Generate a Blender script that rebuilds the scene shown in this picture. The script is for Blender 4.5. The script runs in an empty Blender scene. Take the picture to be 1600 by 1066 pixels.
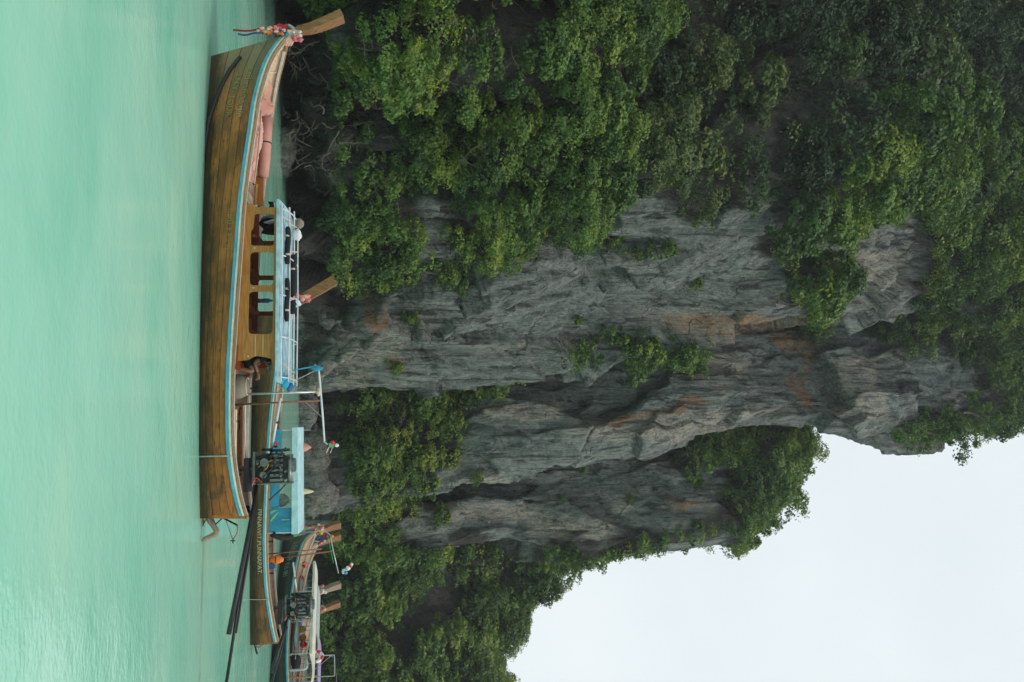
import bpy, math, random
import numpy as np
from mathutils import Matrix, Vector

# ------------------------------------------------------------------ camera, sky, sun, exposure
scene = bpy.context.scene
COL = scene.collection
HC = 2.85                                    # eye height above the water
FPX = 1333.3                                 # focal length in photo pixels (30 mm on 36 mm)
PITCH = math.atan((800 - 535) / FPX)
SP, CP = math.sin(PITCH), math.cos(PITCH)
cam_d = bpy.data.cameras.new("camera"); cam = bpy.data.objects.new("camera", cam_d); COL.objects.link(cam)
cam_d.lens = 30; cam_d.sensor_width = 36; cam_d.clip_start = 0.1; cam_d.clip_end = 3000
# the photograph was taken in portrait format and is stored lying on its side: the camera is rolled by 90 degrees
upv, rgt, fwd = Vector((0, -SP, CP)), Vector((1, 0, 0)), Vector((0, CP, SP))
cam.matrix_world = Matrix.Translation((0, 0, HC)) @ Matrix((upv, -rgt, -fwd)).transposed().to_4x4()
scene.camera = cam

world = bpy.data.worlds.new("World"); scene.world = world; world.use_nodes = True
wn, wl = world.node_tree.nodes, world.node_tree.links
SUN_EL, SUN_AZ = math.radians(50), math.radians(122)      # high behind the camera, to the right
sky = wn.new("ShaderNodeTexSky"); sky.sky_type = 'NISHITA'; sky.sun_disc = False
sky.sun_elevation = SUN_EL; sky.sun_rotation = SUN_AZ; sky.dust_density = 4
over = wn.new("ShaderNodeMix"); over.data_type = 'RGBA'; over.inputs[0].default_value = 0.93
over.inputs[7].default_value = (9.1, 9.75, 9.9, 1)        # an even overcast deck under the clear sky
cl = wn.new("ShaderNodeTexNoise"); cl.inputs["Scale"].default_value = 2.2; cl.inputs["Detail"].default_value = 4
ctc = wn.new("ShaderNodeTexCoord"); wl.new(ctc.outputs["Generated"], cl.inputs["Vector"])
cr_ = wn.new("ShaderNodeValToRGB"); cr_.color_ramp.elements[0].position = .35; cr_.color_ramp.elements[0].color = (7.5, 8.4, 8.8, 1); cr_.color_ramp.elements[1].position = .65; cr_.color_ramp.elements[1].color = (8.6, 9.2, 9.35, 1)
wl.new(cl.outputs["Fac"], cr_.inputs[0]); wl.new(cr_.outputs[0], over.inputs[7])
wl.new(sky.outputs[0], over.inputs[6])
bgn = wn["Background"]; bgn.inputs[1].default_value = 0.1
wl.new(over.outputs[2], bgn.inputs[0])

sun_d = bpy.data.lights.new("sun", 'SUN'); sun = bpy.data.objects.new("sun", sun_d); COL.objects.link(sun)
sun_d.energy = 1.5; sun_d.angle = math.radians(14); sun_d.color = (1, .95, .86)
sdir = Vector((math.sin(SUN_AZ) * math.cos(SUN_EL), math.cos(SUN_AZ) * math.cos(SUN_EL), math.sin(SUN_EL)))
sun.rotation_euler = sdir.to_track_quat('Z', 'Y').to_euler()
scene.view_settings.view_transform = 'Standard'; scene.view_settings.look = 'None'
scene.view_settings.exposure = .14; scene.view_settings.gamma = 1
scene.render.engine = 'CYCLES'
scene.cycles.max_bounces = 4; scene.cycles.volume_bounces = 0; scene.cycles.use_light_tree = False; scene.cycles.caustics_reflective = False; scene.cycles.caustics_refractive = False; scene.cycles.diffuse_bounces = 2; scene.cycles.glossy_bounces = 2; scene.cycles.transmission_bounces = 2

# ------------------------------------------------------------------ layout helpers
def ray(u, h):                                # u = across the upright picture, h = height in it
    a, b = (u - 533) / FPX, (h - 800) / FPX
    return np.array([a, CP - SP * b, SP + CP * b])
def PY(u, h, Y):                              # point on that ray at world depth Y
    d = ray(u, h); t = Y / d[1]
    return np.array([0, 0, HC]) + d * t
def WL(u, h):                                 # point on the water
    d = ray(u, h); t = -HC / d[2]
    return np.array([0, 0, HC]) + d * t
def PIX(p):
    p = np.asarray(p, float); q = p - np.array([0, 0, HC])
    f = q[..., 1] * CP + q[..., 2] * SP; up = -q[..., 1] * SP + q[..., 2] * CP
    f = np.maximum(f, .1)
    return 533 + FPX * q[..., 0] / f, 800 + FPX * up / f

# ------------------------------------------------------------------ numpy noise
def _hash(ix, iy, iz, seed):
    h = (ix.astype(np.int64) * 374761393 + iy.astype(np.int64) * 668265263 + iz.astype(np.int64) * 2147483647 + seed * 1274126177) & 0xFFFFFFFF
    h = ((h ^ (h >> 13)) * 1274126177) & 0xFFFFFFFF
    h = ((h ^ (h >> 15)) * 2246822519) & 0xFFFFFFFF
    return ((h ^ (h >> 16)) & 0xFFFFFF) / float(0xFFFFFF)
def vnoise(p, seed=0):
    i = np.floor(p); f = p - i; i = i.astype(np.int64); f = f * f * (3 - 2 * f)
    r = 0
    for dx in (0, 1):
        for dy in (0, 1):
            for dz in (0, 1):
                w = (f[:, 0] if dx else 1 - f[:, 0]) * (f[:, 1] if dy else 1 - f[:, 1]) * (f[:, 2] if dz else 1 - f[:, 2])
                r = r + w * _hash(i[:, 0] + dx, i[:, 1] + dy, i[:, 2] + dz, seed)
    return r * 2 - 1
def fbm(p, seed=0, o=4):
    r, a, s = 0, 1, 0
    for k in range(o):
        r = r + a * vnoise(p * (2.03 ** k) + k * 17.3, seed + k); s += a; a *= .5
    return r / s
def worley(p, seed=0):                        # distance to nearest, next nearest, random value of the cell
    i = np.floor(p).astype(np.int64)
    f1 = np.full(len(p), 9.); f2 = np.full(len(p), 9.); cid = np.zeros(len(p)); off = np.zeros(p.shape)
    for dx in (-1, 0, 1):
        for dy in (-1, 0, 1):
            for dz in (-1, 0, 1):
                c = i + np.array([dx, dy, dz])
                q = np.stack([c[:, k] + _hash(c[:, 0], c[:, 1], c[:, 2], seed + k) for k in range(3)], 1)
                d = np.linalg.norm(q - p, axis=1); v = _hash(c[:, 0], c[:, 1], c[:, 2], seed + 9)
                m = d < f1
                f2 = np.where(m, f1, np.minimum(f2, d)); cid = np.where(m, v, cid); off = np.where(m[:, None], p - q, off); f1 = np.where(m, d, f1)
    return f1, f2, cid, off
def sstep(a, b, x):
    t = np.clip((x - a) / (b - a), 0, 1); return t * t * (3 - 2 * t)
def inpoly(u, h, poly):
    r = np.zeros(len(u), bool); n = len(poly)
    for k in range(n):
        x0, y0 = poly[k]; x1, y1 = poly[(k + 1) % n]
        c = ((y0 > h) != (y1 > h)) & (u < (x1 - x0) * (h - y0) / (y1 - y0 + 1e-9) + x0)
        r ^= c
    return r
def catmull(P, n):                            # P (k,...) -> n samples along axis 0
    k = len(P); t = np.linspace(0, k - 1, n); i = np.minimum(t.astype(int), k - 2); f = (t - i).reshape((-1,) + (1,) * (P.ndim - 1))
    a, b, c, d = P[np.maximum(i - 1, 0)], P[i], P[i + 1], P[np.minimum(i + 2, k - 1)]
    return .5 * (2 * b + (c - a) * f + (2 * a - 5 * b + 4 * c - d) * f ** 2 + (3 * b - 3 * c + d - a) * f ** 3)

# ------------------------------------------------------------------ materials
MATS = {}
def new_mat(name):
    m = bpy.data.materials.new(name); m.use_nodes = True; MATS[name] = m
    nt = m.node_tree; return m, nt.nodes, nt.links, nt.nodes["Principled BSDF"]
def N(nodes, t, **kw):
    n = nodes.new(t)
    for k, v in kw.items(): setattr(n, k, v)
    return n
def noise(nodes, links, vec, scale, detail=4, rough=.55):
    n = N(nodes, "ShaderNodeTexNoise"); n.inputs["Scale"].default_value = scale; n.inputs["Detail"].default_value = detail; n.inputs["Roughness"].default_value = rough
    links.new(vec, n.inputs["Vector"]); return n.outputs["Fac"]
def mapping(nodes, links, vec, sc):
    n = N(nodes, "ShaderNodeMapping"); n.inputs["Scale"].default_value = sc; links.new(vec, n.inputs["Vector"]); return n.outputs[0]
def ramp(nodes, links, fac, stops):
    r = N(nodes, "ShaderNodeValToRGB"); e = r.color_ramp.elements
    while len(e) < len(stops): e.new(.5)
    for k, (p, c) in enumerate(stops):
        e[k].position = p; e[k].color = (c if len(c) == 4 else tuple(c) + (1,)) if not isinstance(c, (int, float)) else (c, c, c, 1)
    links.new(fac, r.inputs[0]); return r.outputs[0]
def mixc(nodes, links, fac, a, b, blend='MIX'):
    m = N(nodes, "ShaderNodeMix"); m.data_type = 'RGBA'; m.blend_type = blend
    for sock, v in ((m.inputs[0], fac), (m.inputs[6], a), (m.inputs[7], b)):
        if isinstance(v, (int, float)): sock.default_value = v
        elif isinstance(v, tuple): sock.default_value = v if len(v) == 4 else v + (1,)
        else: links.new(v, sock)
    return m.outputs[2]
def math_(nodes, links, op, a, b=None, clamp=False):
    m = N(nodes, "ShaderNodeMath"); m.operation = op; m.use_clamp = clamp
    for s, v in ((m.inputs[0], a), (m.inputs[1], b)):
        if v is None: continue
        if isinstance(v, (int, float)): s.default_value = v
        else: links.new(v, s)
    return m.outputs[0]
def bump(nodes, links, bs, height, strength=.3, dist=.02):
    b = N(nodes, "ShaderNodeBump"); b.inputs["Strength"].default_value = strength; b.inputs["Distance"].default_value = dist
    links.new(height, b.inputs["Height"]); links.new(b.outputs[0], bs.inputs["Normal"])
def attr(nodes, name):
    a = N(nodes, "ShaderNodeAttribute"); a.attribute_name = name; return a.outputs["Fac"]

def simple(name, c, rough=.6, var=.25, scale=6., metal=0., spec=.4, bumps=.15, stretch=(1, 1, 1)):
    m, n, l, b = new_mat(name)
    tc = N(n, "ShaderNodeTexCoord").outputs["Object"]; v = mapping(n, l, tc, stretch)
    f = noise(n, l, v, scale, 5, .6)
    col = ramp(n, l, f, [(.25, tuple(x * (1 - var) for x in c)), (.55, c), (.8, tuple(min(1, x * (1 + var * .7)) for x in c))])
    d = ramp(n, l, noise(n, l, tc, 2.3, 6, .7), [(.35, 1.), (.62, .78)])
    l.new(mixc(n, l, 1., col, d, 'MULTIPLY'), b.inputs["Base Color"])
    b.inputs["Roughness"].default_value = rough; b.inputs["Metallic"].default_value = metal; b.inputs["Specular IOR Level"].default_value = spec
    bump(n, l, b, noise(n, l, v, scale * 6, 3), bumps, .01)
    return m
def wood(name, dark, mid, light, rough=.45, scale=1., spec=.4, stains=True, up=False):
    m, n, l, b = new_mat(name)
    tc = N(n, "ShaderNodeTexCoord").outputs["Object"]
    g = noise(n, l, mapping(n, l, tc, (14 * scale, 14 * scale, 1.2 * scale) if up else (1.2 * scale, 14 * scale, 14 * scale)), 3, 6, .6)
    big = noise(n, l, mapping(n, l, tc, (.6, 1, 2)), 1.3, 4)
    c = ramp(n, l, g, [(.28, dark), (.5, mid), (.72, light)])
    c = mixc(n, l, ramp(n, l, big, [(.35, 0.), (.7, .55)]), c, mixc(n, l, .5, c, dark), 'MIX')
    if stains:
        sp = noise(n, l, tc, 9, 3, .5)
        c = mixc(n, l, ramp(n, l, sp, [(.66, 0.), (.74, .75)]), c, (.02, .015, .01))
    l.new(c, b.inputs["Base Color"]); b.inputs["Roughness"].default_value = rough; b.inputs["Specular IOR Level"].default_value = spec
    bump(n, l, b, g, .25, .008)
    return m
def hull_mat(name, amber, dark, bowc, x0, x1, stern_rust=.0):
    m, n, l, b = new_mat(name)
    tc = N(n, "ShaderNodeTexCoord").outputs["Object"]; sep = N(n, "ShaderNodeSeparateXYZ"); l.new(tc, sep.inputs[0]); X, Z = sep.outputs[0], sep.outputs[2]
    g = noise(n, l, mapping(n, l, tc, (1.1, 9, 16)), 2.5, 6, .62)
    c = ramp(n, l, g, [(.25, dark), (.5, amber), (.78, tuple(min(1, x * 1.45) for x in amber))])
    p = noise(n, l, mapping(n, l, tc, (.9, 1, 2.2)), 1.6, 5, .6)                       # blotches of worn varnish
    c = mixc(n, l, ramp(n, l, p, [(.4, 0.), (.6, .85)]), c, tuple(.42 * a + .06 * d_ for a, d_ in zip(amber, bowc)))
    bow = math_(n, l, 'ADD', math_(n, l, 'MULTIPLY', math_(n, l, 'SUBTRACT', X, x0), 1 / (x1 - x0)), math_(n, l, 'MULTIPLY', math_(n, l, 'SUBTRACT', p, .5), 1.6), True)
    c = mixc(n, l, math_(n, l, 'MULTIPLY', bow, .85), c, mixc(n, l, g, tuple(x * .75 for x in bowc), tuple(x * 1.2 for x in bowc)))
    if stern_rust:
        st = math_(n, l, 'MULTIPLY', math_(n, l, 'SUBTRACT', 2.2, X), .6, True)
        r = noise(n, l, mapping(n, l, tc, (1.5, 1, 4)), 2.2, 5)
        c = mixc(n, l, math_(n, l, 'MULTIPLY', st, ramp(n, l, r, [(.42, 0.), (.6, stern_rust)])), c, (.36, .12, .018))
        c = mixc(n, l, math_(n, l, 'MULTIPLY', st, ramp(n, l, r, [(.3, stern_rust), (.46, 0.)])), c, (.03, .02, .012))
    knots = N(n, "ShaderNodeTexVoronoi"); knots.inputs["Scale"].default_value = 5.5; l.new(mapping(n, l, tc, (1, .6, 1)), knots.inputs["Vector"])
    c = mixc(n, l, ramp(n, l, knots.outputs["Distance"], [(.04, .8), (.13, 0.)]), c, (.018, .016, .012))
    wet = math_(n, l, 'ADD', math_(n, l, 'MULTIPLY', Z, -5.5), math_(n, l, 'ADD', 2., math_(n, l, 'MULTIPLY', math_(n, l, 'SUBTRACT', p, .5), 2.)), True)
    c = mixc(n, l, math_(n, l, 'MULTIPLY', wet, .88), c, (.022, .02, .01))
    oi = N(n, "ShaderNodeObjectInfo").outputs["Random"]; c = mixc(n, l, 1., c, ramp(n, l, oi, [(0., .68), (1., 1.25)]), 'MULTIPLY')      # each plank its own tone
    nail = N(n, "ShaderNodeTexVoronoi"); nail.inputs["Scale"].default_value = 1; nail.inputs["Randomness"].default_value = .45; l.new(mapping(n, l, tc, (2.2, .01, 11)), nail.inputs["Vector"])
    c = mixc(n, l, ramp(n, l, nail.outputs["Distance"], [(.05, .85), (.16, 0.)]), c, (.016, .014, .01))
    scr = noise(n, l, mapping(n, l, tc, (.5, 1, 30)), 3, 5, .7); c = mixc(n, l, ramp(n, l, scr, [(.6, 0.), (.72, .55)]), c, tuple(min(1, x * 1.9 + .03) for x in amber))
    c = mixc(n, l, ramp(n, l, scr, [(.28, .7), (.38, 0.)]), c, (.03, .02, .012))
    l.new(c, b.inputs["Base Color"]); b.inputs["Roughness"].default_value = .48; b.inputs["Specular IOR Level"].default_value = .35
    bump(n, l, b, g, .35, .012)
    return m

hull_mat("hull_amber", (.37, .135, .028), (.085, .036, .012), (.22, .185, .105), 8.2, 10.2, .85)
hull_mat("hull_brown", (.2, .095, .035), (.05, .026, .012), (.22, .15, .06), 9.5, 13, .6)
hull_mat("hull_green", (.035, .05, .036), (.014, .018, .014), (.14, .07, .03), 8.3, 10, 0)
hull_mat("hull_dark", (.09, .05, .025), (.03, .02, .01), (.1, .07, .04), 9, 12, 0)
wood("varnish", (.22, .08, .014), (.4, .165, .025), (.5, .23, .045), .38, .8, .5, False)
wood("varnish_red", (.12, .025, .008), (.24, .055, .015), (.3, .08, .02), .4, 1, .4, False)
wood("pale_wood", (.48, .33, .2), (.74, .56, .38), (.84, .7, .52), .6, 1, .3)
wood("cap_wood", (.12, .07, .035), (.27, .17, .09), (.42, .3, .18), .6, 1.4, .3)
wood("prow_wood", (.11, .045, .015), (.23, .105, .038), (.33, .17, .075), .5, .8, .35, up=True)
wood("deck_wood", (.08, .04, .02), (.18, .09, .045), (.28, .15, .08), .6, 1, .3)
wood("driftwood", (.14, .1, .07), (.3, .23, .17), (.45, .37, .28), .8, 2, .2)
simple("rail_blue", (.09, .38, .5), .45, .3, 9, stretch=(.6, 3, 3))
simple("rail_white", (.72, .68, .58), .5, .25, 9, stretch=(.6, 3, 3))
simple("paint_blue", (.4, .6, .67), .5, .5, 5)
simple("paint_deep_blue", (.02, .2, .36), .5, .2, 5)
simple("awning_blue", (.46, .7, .74), .6, .2, 3)
simple("curtain_blue", (.03, .27, .42), .7, .25, 7)
simple("curtain_green", (.16, .42, .2), .7, .2, 7)
simple("tarp_pink", (.58, .27, .21), .55, .2, 5)
simple("cloth_pink", (.7, .4, .31), .85, .2, 7)
simple("garland_pink", (.85, .22, .25), .8, .35, 30)
simple("garland_peach", (.85, .5, .38), .8, .3, 20)
simple("garland_orange", (.85, .2, .03), .8, .3, 20)
simple("garland_white", (.75, .7, .6), .8, .25, 20)
simple("ribbon_red", (.42, .02, .03), .7, .25, 9)
simple("ribbon_blue", (.02, .11, .3), .7, .25, 9)
simple("ribbon_cyan", (.02, .36, .52), .7, .25, 9)
simple("ribbon_yellow", (.7, .55, .06), .7, .25, 9)
simple("ribbon_green", (.05, .4, .12), .7, .25, 9)
simple("steel", (.5, .52, .5), .35, .25, 12, metal=.7)
simple("white_pole", (.66, .7, .7), .4, .18, 8)
simple("rust_pole", (.3, .13, .07), .6, .4, 9)
simple("black_rubber", (.02, .022, .022), .5, .4, 8)
simple("engine_black", (.022, .026, .025), .38, .6, 14, metal=.4)
simple("engine_grey", (.2, .22, .21), .4, .5, 12, metal=.6)
simple("hose_amber", (.45, .22, .05), .45, .2, 9)
simple("wire_red", (.65, .08, .03), .5, .2, 9)
simple("rope", (.6, .5, .38), .85, .35, 18)
simple("bag_white", (.75, .78, .78), .5, .1, 6)
simple("dark_cloth", (.012, .014, .016), .9, .4, 8)
simple("grey_cloth", (.42, .47, .48), .8, .35, 6)
simple("basket", (.25, .22, .16), .85, .25, 30)
simple("skin", (.3, .145, .085), .55, .12, 8)
simple("cap_grey", (.13, .18, .19), .8, .2, 10)
simple("tarp_cream", (.72, .68, .58), .65, .18, 3)
simple("tarp_grey", (.45, .52, .5), .6, .2, 3)
simple("purple_paint", (.42, .32, .55), .5, .2, 4)
simple("red_plastic", (.7, .05, .04), .4, .15, 6)
simple("orange_plastic", (.85, .24, .03), .4, .15, 6)
simple("yellow_plastic", (.8, .5, .03), .4, .15, 6)
simple("white_plastic", (.78, .78, .76), .4, .1, 6)
simple("blue_plastic", (.03, .3, .55), .4, .15, 6)
simple("letter_yellow", (.36, .29, .1), .7, .3, 14)
simple("letter_cream", (.68, .6, .36), .7, .25, 14)
simple("letter_white", (.42, .45, .42), .7, .3, 14)
simple("hull_inside", (.05, .03, .018), .8, .4, 5)
simple("algae", (.14, .16, .02), .8, .5, 9)
simple("bark", (.16, .125, .1), .9, .35, 9)
simple("twig", (.15, .12, .095), .9, .3, 9)

def rock_mat():
    m, n, l, b = new_mat("limestone")
    P = N(n, "ShaderNodeNewGeometry").outputs["Position"]
    big = noise(n, l, mapping(n, l, P, (.16, .16, .07)), 1, 5, .6)
    st1 = noise(n, l, mapping(n, l, P, (1.5, 1.5, .11)), 1, 6, .65)
    st2 = noise(n, l, mapping(n, l, P, (5.5, 5.5, .35)), 1, 5, .6)
    pat = noise(n, l, P, .75, 7, .7)
    fine = noise(n, l, P, 5, 8, .72)
    c = ramp(n, l, st1, [(.28, (.05, .054, .05)), (.45, (.15, .162, .15)), (.58, (.24, .25, .23)), (.78, (.37, .36, .32))])
    c = mixc(n, l, ramp(n, l, st2, [(.3, .0), (.62, .55)]), c, mixc(n, l, .6, c, (.07, .078, .074)))
    c = mixc(n, l, ramp(n, l, big, [(.42, 0.), (.62, .6)]), c, mixc(n, l, st2, (.12, .16, .147), (.26, .3, .275)))       # teal-grey lichen
    c = mixc(n, l, ramp(n, l, pat, [(.56, 0.), (.7, .6)]), c, (.3, .29, .255))
    bl = noise(n, l, mapping(n, l, P, (2.6, 2.6, .08)), 1, 4, .5)
    c = mixc(n, l, ramp(n, l, bl, [(.54, 0.), (.66, .85)]), c, (.03, .032, .03))                                          # black water streaks
    st3 = noise(n, l, mapping(n, l, P, (11, 11, .7)), 1, 5, .65)
    c = mixc(n, l, 1., c, ramp(n, l, st3, [(.3, .5), (.5, 1.), (.7, 1.3)]), 'MULTIPLY')
    mot = noise(n, l, mapping(n, l, P, (3.2, 3.2, 2.2)), 1, 8, .75)
    c = mixc(n, l, 1., c, ramp(n, l, mot, [(.33, .45), (.48, 1.), (.68, 1.35)]), 'MULTIPLY')
    pit = N(n, "ShaderNodeTexVoronoi"); pit.inputs["Scale"].default_value = 1; l.new(mapping(n, l, P, (3.2, 3.2, 1.7)), pit.inputs["Vector"])
    c = mixc(n, l, math_(n, l, 'MULTIPLY', ramp(n, l, pit.outputs["Distance"], [(.08, .9), (.2, 0.)]), ramp(n, l, pat, [(.5, 0.), (.6, 1.)])), c, (.022, .022, .02))
    pal = math_(n, l, 'MULTIPLY', attr(n, "pale"), ramp(n, l, mixc(n, l, .6, pat, st2), [(.42, .0), (.58, .9)]))
    c = mixc(n, l, pal, c, ramp(n, l, fine, [(.3, (.27, .23, .18)), (.7, (.48, .42, .34))]))
    rus = math_(n, l, 'MULTIPLY', attr(n, "rust"), ramp(n, l, mixc(n, l, .6, pat, st2), [(.4, .05), (.6, .95)]))
    c = mixc(n, l, rus, c, ramp(n, l, fine, [(.3, (.2, .09, .035)), (.7, (.45, .22, .09))]))
    brn = math_(n, l, 'MULTIPLY', attr(n, "soil_shade"), .85)
    c = mixc(n, l, brn, c, ramp(n, l, fine, [(.3, (.012, .01, .007)), (.7, (.05, .04, .03))]))  # dark ground under plants, blackened to paint shade into the gaps
    c = mixc(n, l, ramp(n, l, fine, [(.34, .55), (.5, 0.)]), c, mixc(n, l, .5, c, (.03, .03, .028)))
    l.new(c, b.inputs["Base Color"]); b.inputs["Roughness"].default_value = .85; b.inputs["Specular IOR Level"].default_value = .25
    h = math_(n, l, 'ADD', math_(n, l, 'MULTIPLY', fine, .6), math_(n, l, 'ADD', math_(n, l, 'MULTIPLY', st2, .5), math_(n, l, 'MULTIPLY', pat, .6)))
    wv = N(n, "ShaderNodeVectorMath"); wv.operation = 'ADD'; nz = N(n, "ShaderNodeTexNoise"); nz.inputs["Scale"].default_value = .9; nz.inputs["Detail"].default_value = 5; l.new(P, nz.inputs["Vector"])
    l.new(P, wv.inputs[0]); l.new(nz.outputs["Color"], wv.inputs[1])
    for sc, k in (((.5, .5, .28), .9), ((1.6, 1.6, .7), .35)):          # hairline joints
        vo = N(n, "ShaderNodeTexVoronoi"); vo.feature = 'DISTANCE_TO_EDGE'; vo.inputs["Scale"].default_value = 1; l.new(mapping(n, l, wv.outputs[0], sc), vo.inputs["Vector"])
        crk = math_(n, l, 'MULTIPLY', ramp(n, l, vo.outputs["Distance"], [(0., 1.), (.035, 0.)]), ramp(n, l, pat, [(.45, 0.), (.6, 1.)]))
        h = math_(n, l, 'SUBTRACT', h, math_(n, l, 'MULTIPLY', crk, k))
    h = math_(n, l, 'ADD', h, math_(n, l, 'ADD', math_(n, l, 'MULTIPLY', mot, .7), math_(n, l, 'MULTIPLY', st3, .4)))
    bump(n, l, b, h, 1., .26)
rock_mat()

def leaf_mat(name, dark, mid, bright, yellow):
    m, n, l, b = new_mat(name)
    t = attr(n, "tint")
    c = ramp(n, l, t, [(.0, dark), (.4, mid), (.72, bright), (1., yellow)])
    l.new(c, b.inputs["Base Color"]); b.inputs["Roughness"].default_value = .5; b.inputs["Specular IOR Level"].default_value = .3
    tr = N(n, "ShaderNodeBsdfTranslucent"); l.new(mixc(n, l, 1., c, (1.1, 1.25, .6), 'MULTIPLY'), tr.inputs[0])
    mx = N(n, "ShaderNodeMixShader"); mx.inputs[0].default_value = .28
    l.new(b.outputs[0], mx.inputs[1]); l.new(tr.outputs[0], mx.inputs[2]); l.new(mx.outputs[0], n["Material Output"].inputs[0])
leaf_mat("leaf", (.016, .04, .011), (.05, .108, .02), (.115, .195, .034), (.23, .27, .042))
leaf_mat("leaf_dark_shaded", (.01, .026, .012), (.028, .06, .022), (.06, .105, .034), (.14, .165, .045))  # leaf colours darkened to paint in the shade of hollow and upper corner

def water_mat():
    m, n, l, b = new_mat("water")
    P = N(n, "ShaderNodeNewGeometry").outputs["Position"]
    a = noise(n, l, mapping(n, l, P, (.16, .3, 1)), 1, 4, .55)
    c = ramp(n, l, a, [(.3, (.2, .54, .39)), (.5, (.3, .61, .46)), (.7, (.37, .64, .48))])
    l.new(c, b.inputs["Base Color"]); b.inputs["Roughness"].default_value = .06; b.inputs["IOR"].default_value = 1.33; b.inputs["Specular IOR Level"].default_value = .5
    w1 = noise(n, l, mapping(n, l, P, (.45, .6, 1)), .7, 2, .4)
    w2 = noise(n, l, mapping(n, l, P, (1.6, 1.9, 1)), 1.5, 3, .5)
    w3 = noise(n, l, mapping(n, l, P, (5., 6., 1)), 2., 3, .55)
    calm = ramp(n, l, noise(n, l, mapping(n, l, P, (.12, .09, 1)), 1, 2), [(.35, .35), (.65, 1.)])
    h = math_(n, l, 'ADD', math_(n, l, 'MULTIPLY', w1, .7), math_(n, l, 'MULTIPLY', calm, math_(n, l, 'ADD', math_(n, l, 'MULTIPLY', w2, .3), math_(n, l, 'MULTIPLY', w3, .17))))
    bump(n, l, b, h, .3, .16)
water_mat()

# ------------------------------------------------------------------ mesh helpers
def link(o, parent=None):
    COL.objects.link(o)
    if parent is not None: o.parent = parent
    return o
def mesh_np(name, V, F, mat, smooth=False, attrs=None):
    """V (n,3), F (m,k) all of the same k"""
    V = np.asarray(V, np.float32); F = np.asarray(F, np.int32)
    me = bpy.data.meshes.new(name); k = F.shape[1]
    me.vertices.add(len(V)); me.vertices.foreach_set("co", V.ravel())
    me.loops.add(F.size); me.loops.foreach_set("vertex_index", F.ravel())
    me.polygons.add(len(F)); me.polygons.foreach_set("loop_start", np.arange(0, F.size, k, dtype=np.int32))
    if smooth: me.polygons.foreach_set("use_smooth", np.ones(len(F), bool))
    for an, av in (attrs or {}).items():
        a = me.attributes.new(an, 'FLOAT', 'POINT'); a.data.foreach_set("value", np.asarray(av, np.float32))
    me.update(calc_edges=True); me.validate()
    me.materials.append(MATS[mat]); return me
def grid_faces(nu, nv, off=0):
    a = np.arange((nu - 1) * (nv - 1)); i, j = a // (nv - 1), a % (nv - 1); b = i * nv + j + off
    return np.stack([b, b + nv, b + nv + 1, b + 1], 1)
def obj(name, me, parent=None, **props):
    o = bpy.data.objects.new(name, me); link(o, parent)
    for k, v in props.items(): o[k] = v
    return o
def thing(name, label, cat, loc=(0, 0, 0), group=None, mat=None):
    o = bpy.data.objects.new(name, None); o.empty_display_size = .2; link(o)
    if mat is not None: o.matrix_world = mat
    else: o.location = loc
    o["label"] = label; o["category"] = cat
    if group: o["group"] = group
    return o
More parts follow.
